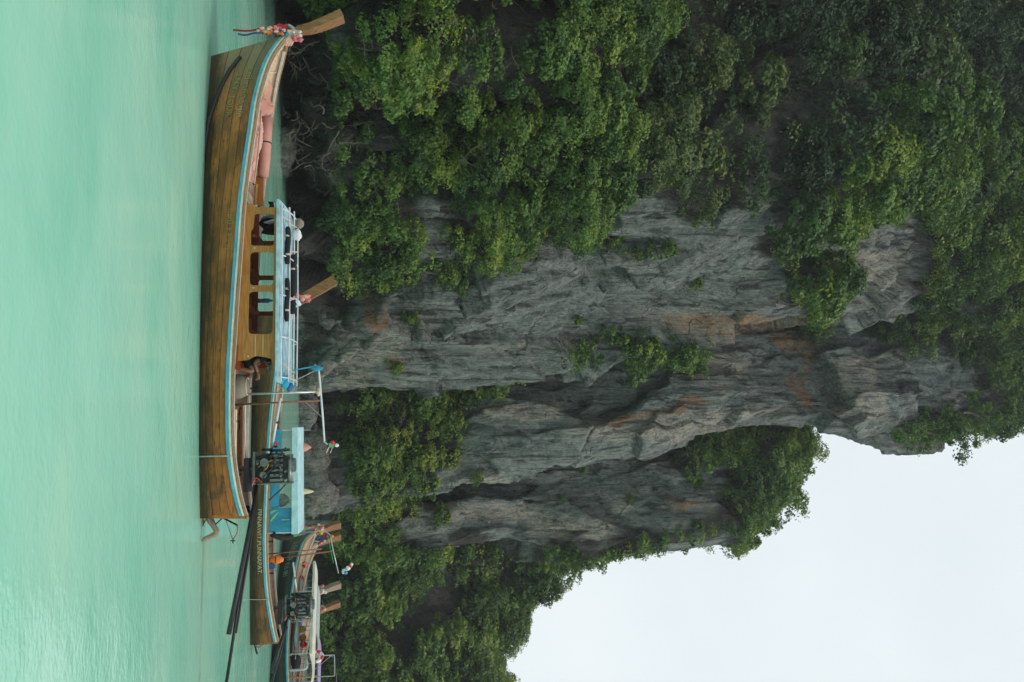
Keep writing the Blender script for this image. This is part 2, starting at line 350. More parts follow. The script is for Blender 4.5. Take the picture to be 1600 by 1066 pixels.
class MB:                                      # collects polygons of one part
    def __init__(s): s.v, s.f = [], []
    def add(s, V, F):
        o = len(s.v); s.v += [tuple(map(float, p)) for p in V]; s.f += [tuple(int(i) + o for i in f) for f in F]; return s
    def box(s, c, size, rot=None, taper=1.):
        c = np.array(c, float); hx, hy, hz = np.array(size, float) / 2
        P = np.array([(x * (taper if z > 0 else 1), y * (taper if z > 0 else 1), z) for z in (-hz, hz) for x, y in ((-hx, -hy), (hx, -hy), (hx, hy), (-hx, hy))])
        if rot is not None: P = P @ np.array(rot.to_3x3() if hasattr(rot, 'to_3x3') else rot).T
        return s.add(P + c, [(3, 2, 1, 0), (4, 5, 6, 7), (0, 1, 5, 4), (1, 2, 6, 5), (2, 3, 7, 6), (3, 0, 4, 7)])
    def tube(s, pts, r, n=6, caps=True):
        P = np.array(pts, float); k = len(P); r = np.full(k, r, float) if np.isscalar(r) else np.array(r, float)
        T = np.gradient(P, axis=0); T /= np.linalg.norm(T, axis=1)[:, None] + 1e-9
        ref = np.array([0, 0, 1.]) if abs(T[0, 2]) < .9 else np.array([1., 0, 0])
        V = []
        for i in range(k):
            a = np.cross(T[i], ref); a /= np.linalg.norm(a) + 1e-9; b = np.cross(T[i], a); ref = -b if np.dot(-b, ref) > 0 else b
            b = np.cross(T[i], a)
            for q in range(n):
                t = 2 * math.pi * q / n; V.append(P[i] + r[i] * (a * math.cos(t) + b * math.sin(t)))
        F = [(i * n + q, i * n + (q + 1) % n, (i + 1) * n + (q + 1) % n, (i + 1) * n + q) for i in range(k - 1) for q in range(n)]
        if caps: F += [tuple(range(n - 1, -1, -1)), tuple(range((k - 1) * n, k * n))]
        return s.add(V, F)
    def blob(s, c, r, seed=0, amp=.15, n=10, m=7, fr=2.):
        r = np.array([r] * 3 if np.isscalar(r) else r, float); V = []
        for j in range(m + 1):
            th = math.pi * j / m
            for i in range(n): V.append((math.sin(th) * math.cos(2 * math.pi * i / n), math.sin(th) * math.sin(2 * math.pi * i / n), math.cos(th)))
        V = np.array(V); V = V * (1 + amp * fbm(V * fr + seed * 7.1, seed, 3))[:, None] * r + np.array(c)
        return s.add(V, [(j * n + i, (j + 1) * n + i, (j + 1) * n + (i + 1) % n, j * n + (i + 1) % n) for j in range(m) for i in range(n)])
    def grid(s, G):
        nu, nv = G.shape[:2]; return s.add(G.reshape(-1, 3), grid_faces(nu, nv))
    def build(s, name, mat, parent=None, smooth=False, **props):
        me = bpy.data.meshes.new(name); me.from_pydata(s.v, [], s.f); me.materials.append(MATS[mat])
        if smooth: me.polygons.foreach_set("use_smooth", [True] * len(me.polygons))
        me.update(); return obj(name, me, parent, **props)

# ------------------------------------------------------------------ water
def make_water():
    V = np.array([(-900, -60, 0), (900, -60, 0), (900, 1500, 0), (-900, 1500, 0)])
    obj("water", mesh_np("water", V, [(0, 1, 2, 3)], "water"), kind="structure")
make_water()

# ------------------------------------------------------------------ cliffs
SHEETS = {}
VEG = []                                        # polygons (u,h) where dark ground and painted shade cover the rock
def sheet(key, ctrl, nu, nv, seed, amp=1., soil_shade=(), rust=(), pale=(), label=None):
    """ctrl: rows from bottom to top, each a list of (u, h, Y)"""
    C = np.array([[PY(*c) for c in r] for r in ctrl])
    G = catmull(C, nv)                          # along height
    G = np.swapaxes(catmull(np.swapaxes(G, 0, 1), nu), 0, 1)     # (nv, nu, 3)
    P = G.reshape(-1, 3)
    du = np.gradient(G, axis=1); dv = np.gradient(G, axis=0); Nn = np.cross(du, dv); Nn /= np.linalg.norm(Nn, axis=2)[..., None] + 1e-9
    Nn = Nn.reshape(-1, 3)
    if np.mean(Nn[:, 1]) > 0: Nn = -Nn
    d = .6 * fbm(P * [.16, .16, .05], seed, 3)
    W = P + .5 * np.stack([fbm(P * .5 + 11 * k, seed + 3 + k, 3) for k in range(3)], 1)
    def facets(sc, tilt, step, crack, width, sd):          # planar fracture faces with partly opened joints
        f1, f2, cid, off = worley(W * sc, sd)
        gx = np.stack([np.modf(cid * 97.3)[0], np.modf(cid * 53.9)[0], np.modf(cid * 31.7)[0]], 1) * 2 - 1
        open_ = sstep(-.05, .25, fbm(P * np.array(sc) * .7 + 5, sd + 3, 2))
        return tilt * np.sum(gx * off / np.array(sc), axis=1) + step * (cid - .5) - crack * open_ * (1 - sstep(0, width, f2 - f1))
    d += facets([.2, .2, .05], .25, .55, .5, .03, seed + 20)
    d += facets([.6, .6, .12], .22, .16, .2, .04, seed + 40)
    d += facets([2., 2., .45], .14, .06, .04, .05, seed + 50)
    rib = 1 - np.abs(fbm(P * [.9, .9, .04] + 3.3, seed + 5, 5)); d += .4 * (rib - .75)
    d += .12 * fbm(P * [2.6, 2.6, .3], seed + 60, 4) + .04 * fbm(P * [5, 5, 2.2], seed + 70, 3)
    Q = P + Nn * (d * amp)[:, None]
    u, h = PIX(Q)
    def mask(polys, soft, k=1.):
        w = np.zeros(len(Q)); jit = k * 30 * fbm(Q * .6, seed + 90, 5); jit2 = k * 45 * fbm(Q * [.6, .6, .3] + 40, seed + 91, 5)
        for po in polys: w = np.maximum(w, inpoly(u + jit, h + jit2, po).astype(float))
        w = w.reshape(nv, nu)
        for _ in range(soft):
            w[1:-1, 1:-1] = (w[1:-1, 1:-1] * 2 + w[:-2, 1:-1] + w[2:, 1:-1] + w[1:-1, :-2] + w[1:-1, 2:]) / 6
        return w.ravel()
    me = mesh_np("cliff", Q, grid_faces(nv, nu), "limestone", True, dict(soil_shade=mask(soil_shade, 3), rust=mask(rust, 2, .45), pale=mask(pale, 2, .6)))
    o = obj("cliff", me, kind="structure")
    if label: o["label"] = label
    Gq = Q.reshape(nv, nu, 3); du = np.gradient(Gq, axis=1); dv = np.gradient(Gq, axis=0)
    area = np.linalg.norm(np.cross(du, dv), axis=2).ravel()
    SHEETS[key] = (Q, Nn, u, h, area)
    return o

# --- vegetation regions in the upright picture (u across, h up)
A_MAIN = [(-400, 550), (-150, 550), (0, 540), (60, 548), (130, 530), (200, 535), (255, 545), (290, 560), (262, 640), (250, 690), (290, 705), (330, 690), (400, 698),
          (448, 700), (440, 716), (402, 740), (398, 770), (380, 800), (360, 850), (368, 880), (342, 910), (330, 935), (270, 945), (220, 950), (150, 960), (60, 990), (0, 1020), (-150, 1020), (-400, 1020)]
A_LOW = [(300, 535), (320, 530), (380, 535), (425, 538), (445, 560), (430, 600), (440, 625), (400, 650), (370, 648), (330, 645), (285, 655), (262, 640), (270, 560)]
A_BUSH = [(110, 1190), (60, 1120), (60, 1030), (140, 960), (255, 955), (330, 1050), (345, 1080), (335, 1120), (290, 1170), (200, 1200)]
A_DARK = [(-400, 1000), (0, 1000), (70, 985), (60, 1100), (110, 1190), (200, 1200), (290, 1180), (310, 1230), (260, 1300), (200, 1330), (0, 1420), (-400, 1450)]
A_TOP = [(-400, 1440), (0, 1400), (190, 1320), (260, 1290), (300, 1240), (335, 1200), (400, 1205), (420, 1230), (470, 1235), (490, 1250), (488, 1285), (440, 1308), (400, 1285), (360, 1300), (325, 1370),
         (330, 1440), (380, 1450), (440, 1445), (470, 1420), (470, 1500), (520, 1560), (600, 1700), (400, 1760), (-400, 1760)]
A_ROW = [[(325, 930), (400, 945), (420, 965), (360, 985), (330, 965)], [(340, 990), (395, 985), (430, 1000), (395, 1020), (350, 1015)], [(355, 1030), (400, 1040), (412, 1055), (380, 1060)], [(420, 1070), (455, 1085), (460, 1130), (435, 1140), (428, 1100)]]
B_RECESS = [(590, 575), (605, 535), (640, 530), (700, 535), (735, 550), (770, 535), (795, 565), (775, 600), (755, 640), (760, 668), (720, 706), (690, 712), (662, 705), (622, 712),
            (640, 735), (605, 760), (575, 830), (556, 835), (560, 780), (575, 740), (585, 690)]
B_LEDGE = [(505, 1035), (508, 930), (540, 865), (556, 875), (552, 960), (562, 1005), (540, 1030), (588, 1068), (584, 1092), (548, 1092), (506, 1080), (520, 1050)]
B_UP = [(470, 1330), (520, 1345), (545, 1390), (560, 1430), (548, 1480), (585, 1520), (630, 1555), (640, 1640), (560, 1760), (440, 1760), (470, 1480)]
B_RIM = [(650, 1395), (690, 1400), (690, 1500), (660, 1560), (640, 1640), (600, 1640), (630, 1540), (648, 1470)]
C_TOP = [(640, 1040), (668, 1040), (695, 1062), (735, 1058), (750, 1095), (720, 1112), (725, 1140), (760, 1140), (800, 1105), (850, 1140), (840, 1300), (650, 1300)]
C_RIM = [(880, 820), (895, 880), (870, 960), (858, 1000), (838, 1100), (815, 1150), (798, 1130), (828, 1050), (838, 980), (850, 900), (848, 830)]
C_LOW = [(775, 515), (800, 510), (900, 510), (900, 690), (850, 690), (842, 640), (812, 625), (786, 655), (770, 690), (762, 660), (772, 640), (778, 580)]
C_PATCH = [[(760, 660), (790, 658), (818, 680), (800, 700), (765, 722), (757, 700)], [(735, 725), (752, 730), (760, 780), (742, 790)], [(830, 690), (850, 705), (880, 740), (884, 800), (860, 810), (838, 790), (836, 730)]]
D_ROCK = [[(858, 628), (880, 640), (905, 690), (940, 700), (958, 650), (940, 620), (905, 640)], [(940, 590), (952, 640), (990, 600), (985, 565), (955, 568)], [(863, 746), (900, 750), (904, 788), (870, 785)], [(1000, 650), (1040, 660), (1035, 690), (1005, 680)]]
D_ALL = [(775, 500), (1600, 490), (1600, 900), (1066, 800), (960, 830), (900, 850), (890, 900), (858, 905), (845, 800), (842, 690), (842, 500)]

uc = [-400, -120, 0, 120, 230, 330]
bY = [26, 31, 34, 36.5, 39, 43]
def rowA(h, off, edge, g, m, yg, ym, ye):
    return [(u, h, y + o) for u, y, o in zip(uc, bY, off)] + [(g, h, yg), (m, h, ym), (edge, h, ye), (edge - 4, h, ye + 5), (edge - 30, h, ye + 22)]
sheet("A", [
    rowA(350, [5, 5, 5, 5, 5, 4], 612, 430, 530, 50.5, 54, 56),
    rowA(455, [6, 6, 6, 6, 6, 5], 614, 430, 530, 51, 54.3, 56),
    rowA(500, [2, 2, 2, 2.5, 3.5, 3.5], 614, 430, 530, 50.5, 54, 56),
    rowA(560, [0, 0, 0, 0, .8, .8], 608, 430, 525, 49.5, 53.2, 56),
    rowA(640, [-.5, -.5, -.5, -.5, .3, .6], 600, 430, 518, 49.3, 53, 56),
    rowA(750, [-.5, -.5, -.5, 0, .5, 1], 580, 425, 500, 49.6, 53, 56.3),
    rowA(850, [0, 0, 0, .5, 1, 1.5], 557, 420, 485, 50, 53.3, 56.6),
    rowA(950, [3, 3, 3, 3, 3, 2.5], 522, 415, 465, 50.8, 54, 57),
    rowA(1050, [8, 8, 8, 8, 6.5, 4], 500, 410, 455, 51.5, 54.5, 57.5),
    rowA(1180, [10, 10, 10, 9.5, 7.5, 5.5], 492, 405, 450, 52.5, 55, 58),
    rowA(1290, [12, 12, 12, 11, 10, 9], 482, 405, 445, 54.5, 56.5, 59),
    rowA(1440, [19, 19, 19, 17.5, 16, 14], 472, 405, 445, 58.5, 60, 62),
    rowA(1560, [26, 26, 26, 24, 22, 19], 470, 400, 440, 63, 64, 66),
    rowA(1760, [38, 38, 38, 36, 33, 30], 450, 390, 425, 74, 75, 77)],
    340, 330, 11, 1.,
    soil_shade=[A_MAIN, A_LOW, A_BUSH, A_DARK, A_TOP, [(-400, 340), (320, 340), (470, 440), (560, 480), (520, 540), (430, 560), (330, 530), (-400, 530)], [(250, 640), (300, 640), (300, 710), (250, 710)]],
    rust=[[(470, 560), (520, 575), (510, 612), (480, 600)], [(495, 1040), (512, 1040), (512, 1300), (495, 1300)], [(560, 600), (590, 610), (585, 640), (555, 630)]],
    pale=[[(545, 510), (600, 530), (600, 580), (530, 640), (500, 660), (520, 590)], [(385, 1290), (460, 1300), (455, 1420), (395, 1400)], [(545, 745), (551, 745), (551, 860), (546, 860)], [(495, 1000), (505, 1050), (490, 1150), (480, 1100)]],
    label="grey limestone buttress with overgrown undercut wall rising from the water")

def rowB(h, edge, o):
    return [(450, h, 66 + o), (540, h, 63.5 + o), (610, h, 62 + o), ((610 + edge) / 2, h, 61.5 + o), (edge, h, 62.5 + o), (edge - 4, h, 67 + o), (edge - 40, h, 82 + o)]
sheet("B", [rowB(350, 795, 0), rowB(470, 792, 0), rowB(520, 790, 0), rowB(620, 775, .5), rowB(690, 758, 1), rowB(760, 732, 1.2), rowB(820, 705, 1.5), rowB(900, 686, 2), rowB(980, 687, 2.2),
            rowB(1050, 686, 2.4), rowB(1150, 661, 3), rowB(1250, 651, 3.5), rowB(1320, 661, 4), rowB(1390, 664, 5), rowB(1480, 655, 7), rowB(1560, 640, 10), rowB(1760, 600, 18)],
      240, 330, 31, .8,
      soil_shade=[B_RECESS, B_LEDGE, B_UP, B_RIM, [(600, 340), (800, 340), (800, 480), (600, 500)]],
      rust=[[(500, 1030), (513, 1030), (520, 1290), (507, 1310)], [(640, 1030), (648, 1045), (640, 1090), (622, 1110), (616, 1085), (630, 1060)], [(668, 905), (675, 905), (655, 1010), (640, 1040), (635, 1030)], [(515, 1195), (535, 1215), (560, 1250), (600, 1262), (560, 1275), (525, 1250)], [(585, 1240), (640, 1250), (645, 1262), (590, 1260)]],
      pale=[[(672, 885), (690, 890), (690, 1060), (668, 1140), (655, 1130), (640, 1070), (655, 990)], [(640, 1100), (652, 1100), (648, 1250), (640, 1250)], [(635, 720), (650, 760), (655, 880), (630, 890), (625, 800)], [(545, 1090), (600, 1080), (620, 1130), (560, 1180)], [(560, 1300), (650, 1300), (655, 1380), (560, 1370)], [(735, 790), (750, 700), (760, 700), (750, 800)]],
      label="tall grey limestone pillar with cream and rust coloured edge against the sky")

def rowC(h, edge, o, l=(640, 700, 760)):
    return [(l[0], h, 73 + o), (l[1], h, 71 + o), (l[2], h, 69.5 + o), (edge - 25, h, 69 + o), (edge, h, 70.5 + o), (edge - 5, h, 76 + o), (edge - 30, h, 89 + o)]
sheet("C", [rowC(350, 836, 0), rowC(480, 838, 0), rowC(560, 838, .4), rowC(660, 842, .8), rowC(760, 852, 1), rowC(840, 862, 1.2), rowC(910, 866, 1.4), rowC(1000, 848, 1.8), rowC(1100, 825, 2.4), rowC(1165, 800, 3),
            [(640, 1205, 72), (690, 1205, 72), (740, 1195, 72), (765, 1185, 72.5), (780, 1175, 73.5), (778, 1172, 78), (750, 1165, 90)],
            [(640, 1222, 79), (690, 1222, 79), (730, 1212, 79), (755, 1200, 80), (770, 1188, 81), (768, 1182, 84), (745, 1175, 94)],
            [(640, 1212, 92), (690, 1212, 92), (730, 1200, 92), (755, 1190, 92), (765, 1180, 92), (762, 1175, 92), (740, 1168, 98)]],
      190, 250, 51, .75, soil_shade=[C_TOP, C_RIM, C_LOW] + C_PATCH, rust=[[(775, 1050), (795, 1055), (800, 1110), (790, 1110)]],
      pale=[[(780, 690), (820, 690), (815, 830), (790, 840)], [(800, 830), (850, 840), (845, 960), (810, 960)], [(770, 960), (800, 950), (800, 990), (775, 990)]],
      label="streaked grey limestone wall with a wooded crown behind the pillar")
sheet("D", [
    [(770, 350, 76), (850, 350, 75), (930, 350, 74.5), (1010, 350, 74), (1100, 350, 73), (1300, 350, 69), (1500, 350, 62), (1800, 350, 52)],
    [(770, 480, 76), (850, 480, 75), (930, 480, 74.5), (1010, 480, 74), (1100, 480, 73), (1300, 480, 69), (1500, 480, 62), (1800, 480, 52)],
    [(770, 560, 77), (850, 560, 76), (930, 560, 75.5), (1010, 560, 76), (1100, 560, 75), (1300, 560, 71), (1500, 560, 64), (1800, 560, 54)],
    [(770, 650, 79), (850, 650, 78), (930, 650, 78), (1010, 650, 79), (1100, 640, 78), (1300, 630, 74), (1500, 620, 67), (1800, 620, 57)],
    [(770, 760, 82), (850, 760, 81), (930, 730, 81.5), (1010, 715, 83), (1100, 700, 83), (1300, 680, 79), (1500, 670, 72), (1800, 670, 62)],
    [(770, 880, 85), (850, 870, 84), (890, 790, 86), (980, 738, 88), (1080, 724, 89), (1300, 700, 86), (1500, 700, 80), (1800, 700, 70)],
    [(770, 900, 95), (850, 880, 95), (885, 795, 95), (975, 742, 98), (1080, 728, 100), (1300, 703, 98), (1500, 705, 92), (1800, 705, 80)],
    [(770, 860, 120), (850, 840, 120), (890, 790, 120), (980, 745, 120), (1080, 735, 122), (1300, 700, 120), (1500, 690, 115), (1800, 690, 100)]],
      260, 150, 71, .8, soil_shade=[D_ALL], pale=D_ROCK, label="low wooded limestone hill at the far end of the bay")

# ------------------------------------------------------------------ foliage
rng = np.random.default_rng(7)
def norm(a): return a / (np.linalg.norm(a, axis=-1, keepdims=True) + 1e-9)
def leaves_from_lumps(C, R, out, tint, trad, per, size, r, cover=1.0):
    """C (n,3) lump centres, R (n,3) radii, out (n,3) outward direction, tint (n,); trad tuft radius, per leaves per tuft"""
    n = len(C); Rm = R.mean(1)
    nt = np.maximum(4, cover * 3.2 * (Rm / trad) ** 2 * .9).astype(int)
    li = np.repeat(np.arange(n), nt); T = len(li)
    td = norm(r.normal(size=(T, 3)) + .75 * out[li] + np.array([0, 0, .35]))          # tufts cover the outside and the top
    tc = C[li] + td * R[li] * (.7 + .42 * r.random(T))[:, None]
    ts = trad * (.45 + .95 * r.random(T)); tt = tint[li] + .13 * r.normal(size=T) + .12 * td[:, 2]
    lsz = (.72 + .6 * r.random(n) ** 1.5)[li]
    ti = np.repeat(np.arange(T), per); M = len(ti)
    ld = norm(r.normal(size=(M, 3)) + .9 * td[ti] + np.array([0, 0, .25]))
    sh = np.array([1.25, 1.2, .7]); pos = tc[ti] + ld * sh * (ts[ti] * (.45 + .65 * r.random(M) ** .6))[:, None]
    nor = norm(.8 * ld + .3 * td[ti] + np.array([0, -.1, .35]) + .42 * r.normal(size=(M, 3)))
    ax = norm(np.cross(nor, norm(r.normal(size=(M, 3)) + 1e-3))); ax[:, 2] -= .4; ax = norm(ax)
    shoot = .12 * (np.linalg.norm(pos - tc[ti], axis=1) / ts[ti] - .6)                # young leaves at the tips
    return pos, nor, ax, tt[ti] + .07 * r.normal(size=M) + shoot, size * lsz[ti] * (.65 + .7 * r.random(M))
def leaf_mesh(name, pos, nor, ax, t, s, mat, width=.62):
    side = norm(np.cross(nor, ax)); w = (s * width * .5)[:, None]; L = s[:, None]; up = norm(np.cross(ax, side))
    b = pos - ax * L * .5; tip = pos + ax * L * .5
    V = np.stack([b, pos - side * w + up * w * .35, tip, pos + side * w + up * w * .35], 1).reshape(-1, 3)
    k = np.arange(len(pos))[:, None] * 4
    F = np.concatenate([k + [0, 1, 2], k + [0, 2, 3]], 0)
    return mesh_np(name, V, F, mat, False, dict(tint=np.clip(np.repeat(t, 4), 0, 1)))
def sample_sheet(key, polys, spacing, r, exclude=()):
    Q, Nn, u, h, area = SHEETS[key]
    m = np.zeros(len(Q), bool)
    for po in polys: m |= inpoly(u, h, po)
    for po in exclude: m &= ~inpoly(u, h, po)
    ii = np.where(m)[0]
    if len(ii) == 0: return np.zeros((0, 3)), np.zeros((0, 3))
    want = int(area[ii].sum() / spacing ** 2 * 1.6)
    ii = r.choice(ii, want, p=area[ii] / area[ii].sum())
    keep, cells = [], {}
    for i in ii:                                # dart throwing
        p = Q[i]; c = tuple((p / spacing).astype(int)); ok = True
        for a in (-1, 0, 1):
            for b in (-1, 0, 1):
                for e in (-1, 0, 1):
                    for q in cells.get((c[0] + a, c[1] + b, c[2] + e), ()):
                        if np.sum((Q[q] - p) ** 2) < (spacing * .75) ** 2: ok = False; break
        if ok: cells.setdefault(c, []).append(i); keep.append(i)
    return Q[keep], norm(Nn[keep] + np.array([0, -.25, .1]))
def veg(name, label, cat, key, polys, spacing, rad, size, trad, per, tint, mat, out=.5, exclude=(), tall=1.15, keep=1., cover=1.):
    P, O = [], []
    for k in (key if isinstance(key, (list, tuple)) else [key]):
        a, b = sample_sheet(k, polys, spacing, rng, exclude); P.append(a); O.append(b)
    P, O = np.concatenate(P), np.concatenate(O)
    if keep < 1:
        g = fbm(P * .45, 5, 3); th = np.quantile(g, 1 - keep); P, O = P[g >= th], O[g >= th]
    n = len(P); pu, ph = PIX(P); rim = np.zeros(n, bool)
    for du_, dh_ in ((17, 0), (-17, 0), (0, 17), (0, -17)):
        q = np.zeros(n, bool)
        for po in polys: q |= inpoly(pu + du_, ph + dh_, po)
        rim |= ~q
    R0 = rad[0] + (rad[1] - rad[0]) * rng.random(n) ** 1.5
    R0 = np.where(rim, np.maximum(rad[0] * .8, R0 * .62), R0)
    big = fbm(P * .3, 77, 3)                    # broad swells of the canopy
    R = np.stack([R0 * (.85 + .4 * rng.random(n)), R0 * (.8 + .3 * rng.random(n)), R0 * tall * (.8 + .5 * rng.random(n))], 1)
    C = P + O * (out * R0 * (.2 + 1.1 * rng.random(n)) + 2.2 * out * np.maximum(0, big))[:, None]
    tn = tint + .22 * fbm(P * .4, 31, 2) + .14 * rng.normal(size=n)
    pu, ph = PIX(C); ok = (pu > -200) & (pu < 1260) & (ph < 1720); C, R, O, tn = C[ok], R[ok], O[ok], tn[ok]
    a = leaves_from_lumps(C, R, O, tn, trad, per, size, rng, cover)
    ok = a[0][:, 2] > .3; a = [x[ok] for x in a]
    return obj(name, leaf_mesh(name, *a, mat), kind="stuff", label=label, category=cat), len(a[0])

tot = 0
def V_(*a, **k):
    global tot
    o, n = veg(*a, **k); tot += n; return o
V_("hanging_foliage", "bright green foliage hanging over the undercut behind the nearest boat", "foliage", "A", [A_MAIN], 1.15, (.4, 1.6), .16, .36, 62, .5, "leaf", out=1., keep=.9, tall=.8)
V_("hanging_foliage", "small leafy green thicket low on the wall beside the grey buttress", "foliage", "A", [A_LOW], .95, (.45, 1.2), .16, .34, 60, .52, "leaf", out=.7)
V_("foliage", "dark green bush mass in the shaded hollow above the bright foliage", "foliage", "A", [A_BUSH], 1.3, (.5, 1.5), .2, .42, 60, .56, "leaf_dark_shaded", out=1., keep=.88, tall=.9)
V_("foliage", "nearly black foliage deep in the upper corner of the hollow", "foliage", "A", [A_DARK], 1.6, (.8, 1.7), .24, .55, 45, .3, "leaf_dark_shaded", out=.4)  # darker leaves and low tint paint in the hollow's shade
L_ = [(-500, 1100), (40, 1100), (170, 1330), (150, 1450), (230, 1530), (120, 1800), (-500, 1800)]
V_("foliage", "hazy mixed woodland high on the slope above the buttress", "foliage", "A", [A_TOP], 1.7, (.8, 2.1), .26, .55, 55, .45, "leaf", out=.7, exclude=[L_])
V_("foliage", "woodland darkened as shade in the upper outer corner above the hollow", "foliage", "A", [L_], 1.7, (.8, 2.1), .26, .55, 50, .42, "leaf_dark_shaded", out=.6, exclude=[A_DARK])  # same woodland as the slope's, its shade put into the leaf colour
V_("foliage", "yellow-green leafy crowns lit along the crest above the buttress", "foliage", "A", [[(405, 1225), (480, 1232), (486, 1285), (440, 1305), (415, 1280)], [(330, 1432), (400, 1445), (450, 1440), (470, 1460), (400, 1475), (330, 1465)], [(250, 1410), (300, 1400), (310, 1450), (262, 1470)], [(200, 1520), (260, 1500), (280, 1550), (215, 1570)]], 1.2, (.5, 1.2), .24, .5, 55, .86, "leaf", out=1.3)
V_("hanging_foliage", "bright creeper climbing the gully between buttress and pillar", "foliage", "B", [[(556, 842), (598, 800), (640, 740), (628, 705), (598, 700), (570, 770)]], .95, (.45, 1.1), .19, .42, 55, .66, "leaf", out=1., tall=1.4)
V_("hanging_foliage", "green creeper filling the recess right of the grey buttress", "foliage", "B", [B_RECESS], 1.1, (.5, 1.4), .19, .42, 55, .55, "leaf", out=.8, tall=1.4)
V_("foliage", "green shrubs growing along the ledge beside the rust stain", "foliage", ["A", "B"], [B_LEDGE], .95, (.45, 1.15), .2, .42, 50, .42, "leaf", out=.6)
V_("foliage", "woodland covering the top of the tall pillar", "foliage", "B", [B_UP, B_RIM], 1.6, (.7, 1.8), .26, .55, 55, .42, "leaf", out=.6)
V_("foliage", "dense tree cover on the crown of the streaked wall", "foliage", "C", [C_TOP], 1.5, (.7, 1.9), .25, .52, 55, .5, "leaf", out=.6)
V_("foliage", "narrow fringe of shrubs down the skyline edge of the streaked wall", "foliage", "C", [C_RIM], 1.1, (.4, .95), .23, .45, 50, .5, "leaf", out=.4, keep=.85)
V_("foliage", "green thicket above the far boats below the streaked wall", "foliage", ["C", "D"], [C_LOW], 1.3, (.6, 1.7), .22, .5, 55, .48, "leaf", out=.7)
V_("foliage", "forest covering the low hill at the end of the bay", "foliage", "D", [D_ALL], 1.7, (.8, 2.2), .26, .58, 50, .44, "leaf", out=.7, exclude=[[(np.mean([q[0] for q in p]) + 1.5 * (x - np.mean([q[0] for q in p])), np.mean([q[1] for q in p]) + 1.5 * (y - np.mean([q[1] for q in p]))) for x, y in p] for p in D_ROCK] + [C_LOW])
print("leaves", tot)

# ------------------------------------------------------------------ boats
class Frame:                                    # a boat's own axes: x to the bow, y to the side we see, z up
    def __init__(s, stem, stern, heel=0.):
        f = np.array(stem[:2]) - np.array(stern[:2]); s.L = np.linalg.norm(f); f /= s.L
        M = Matrix(((f[0], -f[1], 0), (f[1], f[0], 0), (0, 0, 1))).to_4x4()
        s.M = Matrix.Translation((stern[0], stern[1], 0)) @ M @ Matrix.Rotation(-math.radians(heel), 4, 'X')
        s.Mi = np.array(s.M.inverted())
    def at(s, u, h, y):                          # where the ray meets the boat's plane y
        o = s.Mi @ np.array([0, 0, HC, 1.]); d = s.Mi[:3, :3] @ ray(u, h)
        t = (y - o[1]) / d[1]; p = o[:3] + d * t; return p
    def xz(s, u, h, y):
        p = s.at(u, h, y); return p[0], p[2]
    def world(s, p): return np.array(s.M @ Vector(p))
class Hull:
    def __init__(s, tab, xstem, xs0=0.05, nb=70, bk=(.34, .46, .56, .4, .13, .015), zk=-.3):
        t = np.array(sorted(tab)); s.n = nb; G = catmull(t, nb); s.G = G; s.zk = zk
        q = np.linspace(0, 1, nb); s.q = q
        s.K = np.stack([xs0 + (xstem - xs0) * q, np.interp(q, [0, .15, .5, .8, .95, 1], bk), np.full(nb, zk)], 1)
    def pt(s, q, v, side=1, off=0.):
        q = np.clip(np.asarray(q, float), 0, 1); v = np.asarray(v, float)
        g = np.stack([np.interp(q, s.q, s.G[:, k]) for k in range(3)], -1); k_ = np.stack([np.interp(q, s.q, s.K[:, k]) for k in range(3)], -1)
        p = k_ + (g - k_) * v[..., None]
        fade = np.clip(4 * (1 - q), 0, 1) * np.clip(q * 8 + .4, 0, 1)
        p[..., 1] += .11 * np.sin(np.pi * np.clip(v, 0, 1)) * fade + off
        p[..., 1] *= side; return p
    def on(s, x, z, side=1, off=.02):            # point of the skin at given x, z
        x = np.asarray(x, float); z = np.asarray(z, float); q = x / s.G[-1, 0]
        for _ in range(6):
            zg = np.interp(q, s.q, s.G[:, 2]); v = (z - s.zk) / (zg - s.zk)
            xa = np.interp(q, s.q, s.G[:, 0]); xb = np.interp(q, s.q, s.K[:, 0]); xx = xb + (xa - xb) * v
            q = np.clip(q + (x - xx) / s.G[-1, 0], 0, 1)
        return s.pt(q, v, side, off)
    def qx(s, x): return np.interp(x, s.G[:, 0], s.q)
    def gun(s, x): return [np.interp(x, s.G[:, 0], s.G[:, k]) for k in range(3)]
    def grid(s, q, v, side, off=0.):
        Q, V = np.meshgrid(q, v, indexing='ij'); return s.pt(Q, V, side, off)
    def sweep(s, q, rect, side=1):               # rectangular bar along the sheer; rect = (y0, y1, z0, z1) from the gunwale
        y0, y1, z0, z1 = rect; g = s.pt(q, np.ones(len(q)), 1); V = []
        for p in g:
            for dy, dz in ((y0, z0), (y1, z0), (y1, z1), (y0, z1)): V.append((p[0], side * max(.005, p[1] + dy), p[2] + dz))
        n = len(q); F = [(i * 4 + k, i * 4 + (k + 1) % 4, i * 4 + 4 + (k + 1) % 4, i * 4 + 4 + k) for i in range(n - 1) for k in range(4)] + [(3, 2, 1, 0), tuple(range(4 * n - 4, 4 * n))]
        return V, F
def text_geo(txt, size):
    c = bpy.data.curves.new("lettering", 'FONT'); c.body = txt; c.size = size; c.resolution_u = 2
    o = bpy.data.objects.new("lettering", c); COL.objects.link(o); bpy.context.view_layer.update()
    me = bpy.data.meshes.new_from_object(o.evaluated_get(bpy.context.evaluated_depsgraph_get()))
    V = [tuple(v.co) for v in me.vertices]; F = [tuple(p.vertices) for p in me.polygons]
    bpy.data.objects.remove(o); bpy.data.curves.remove(c); bpy.data.meshes.remove(me)
    return np.array(V).reshape(-1, 3), F
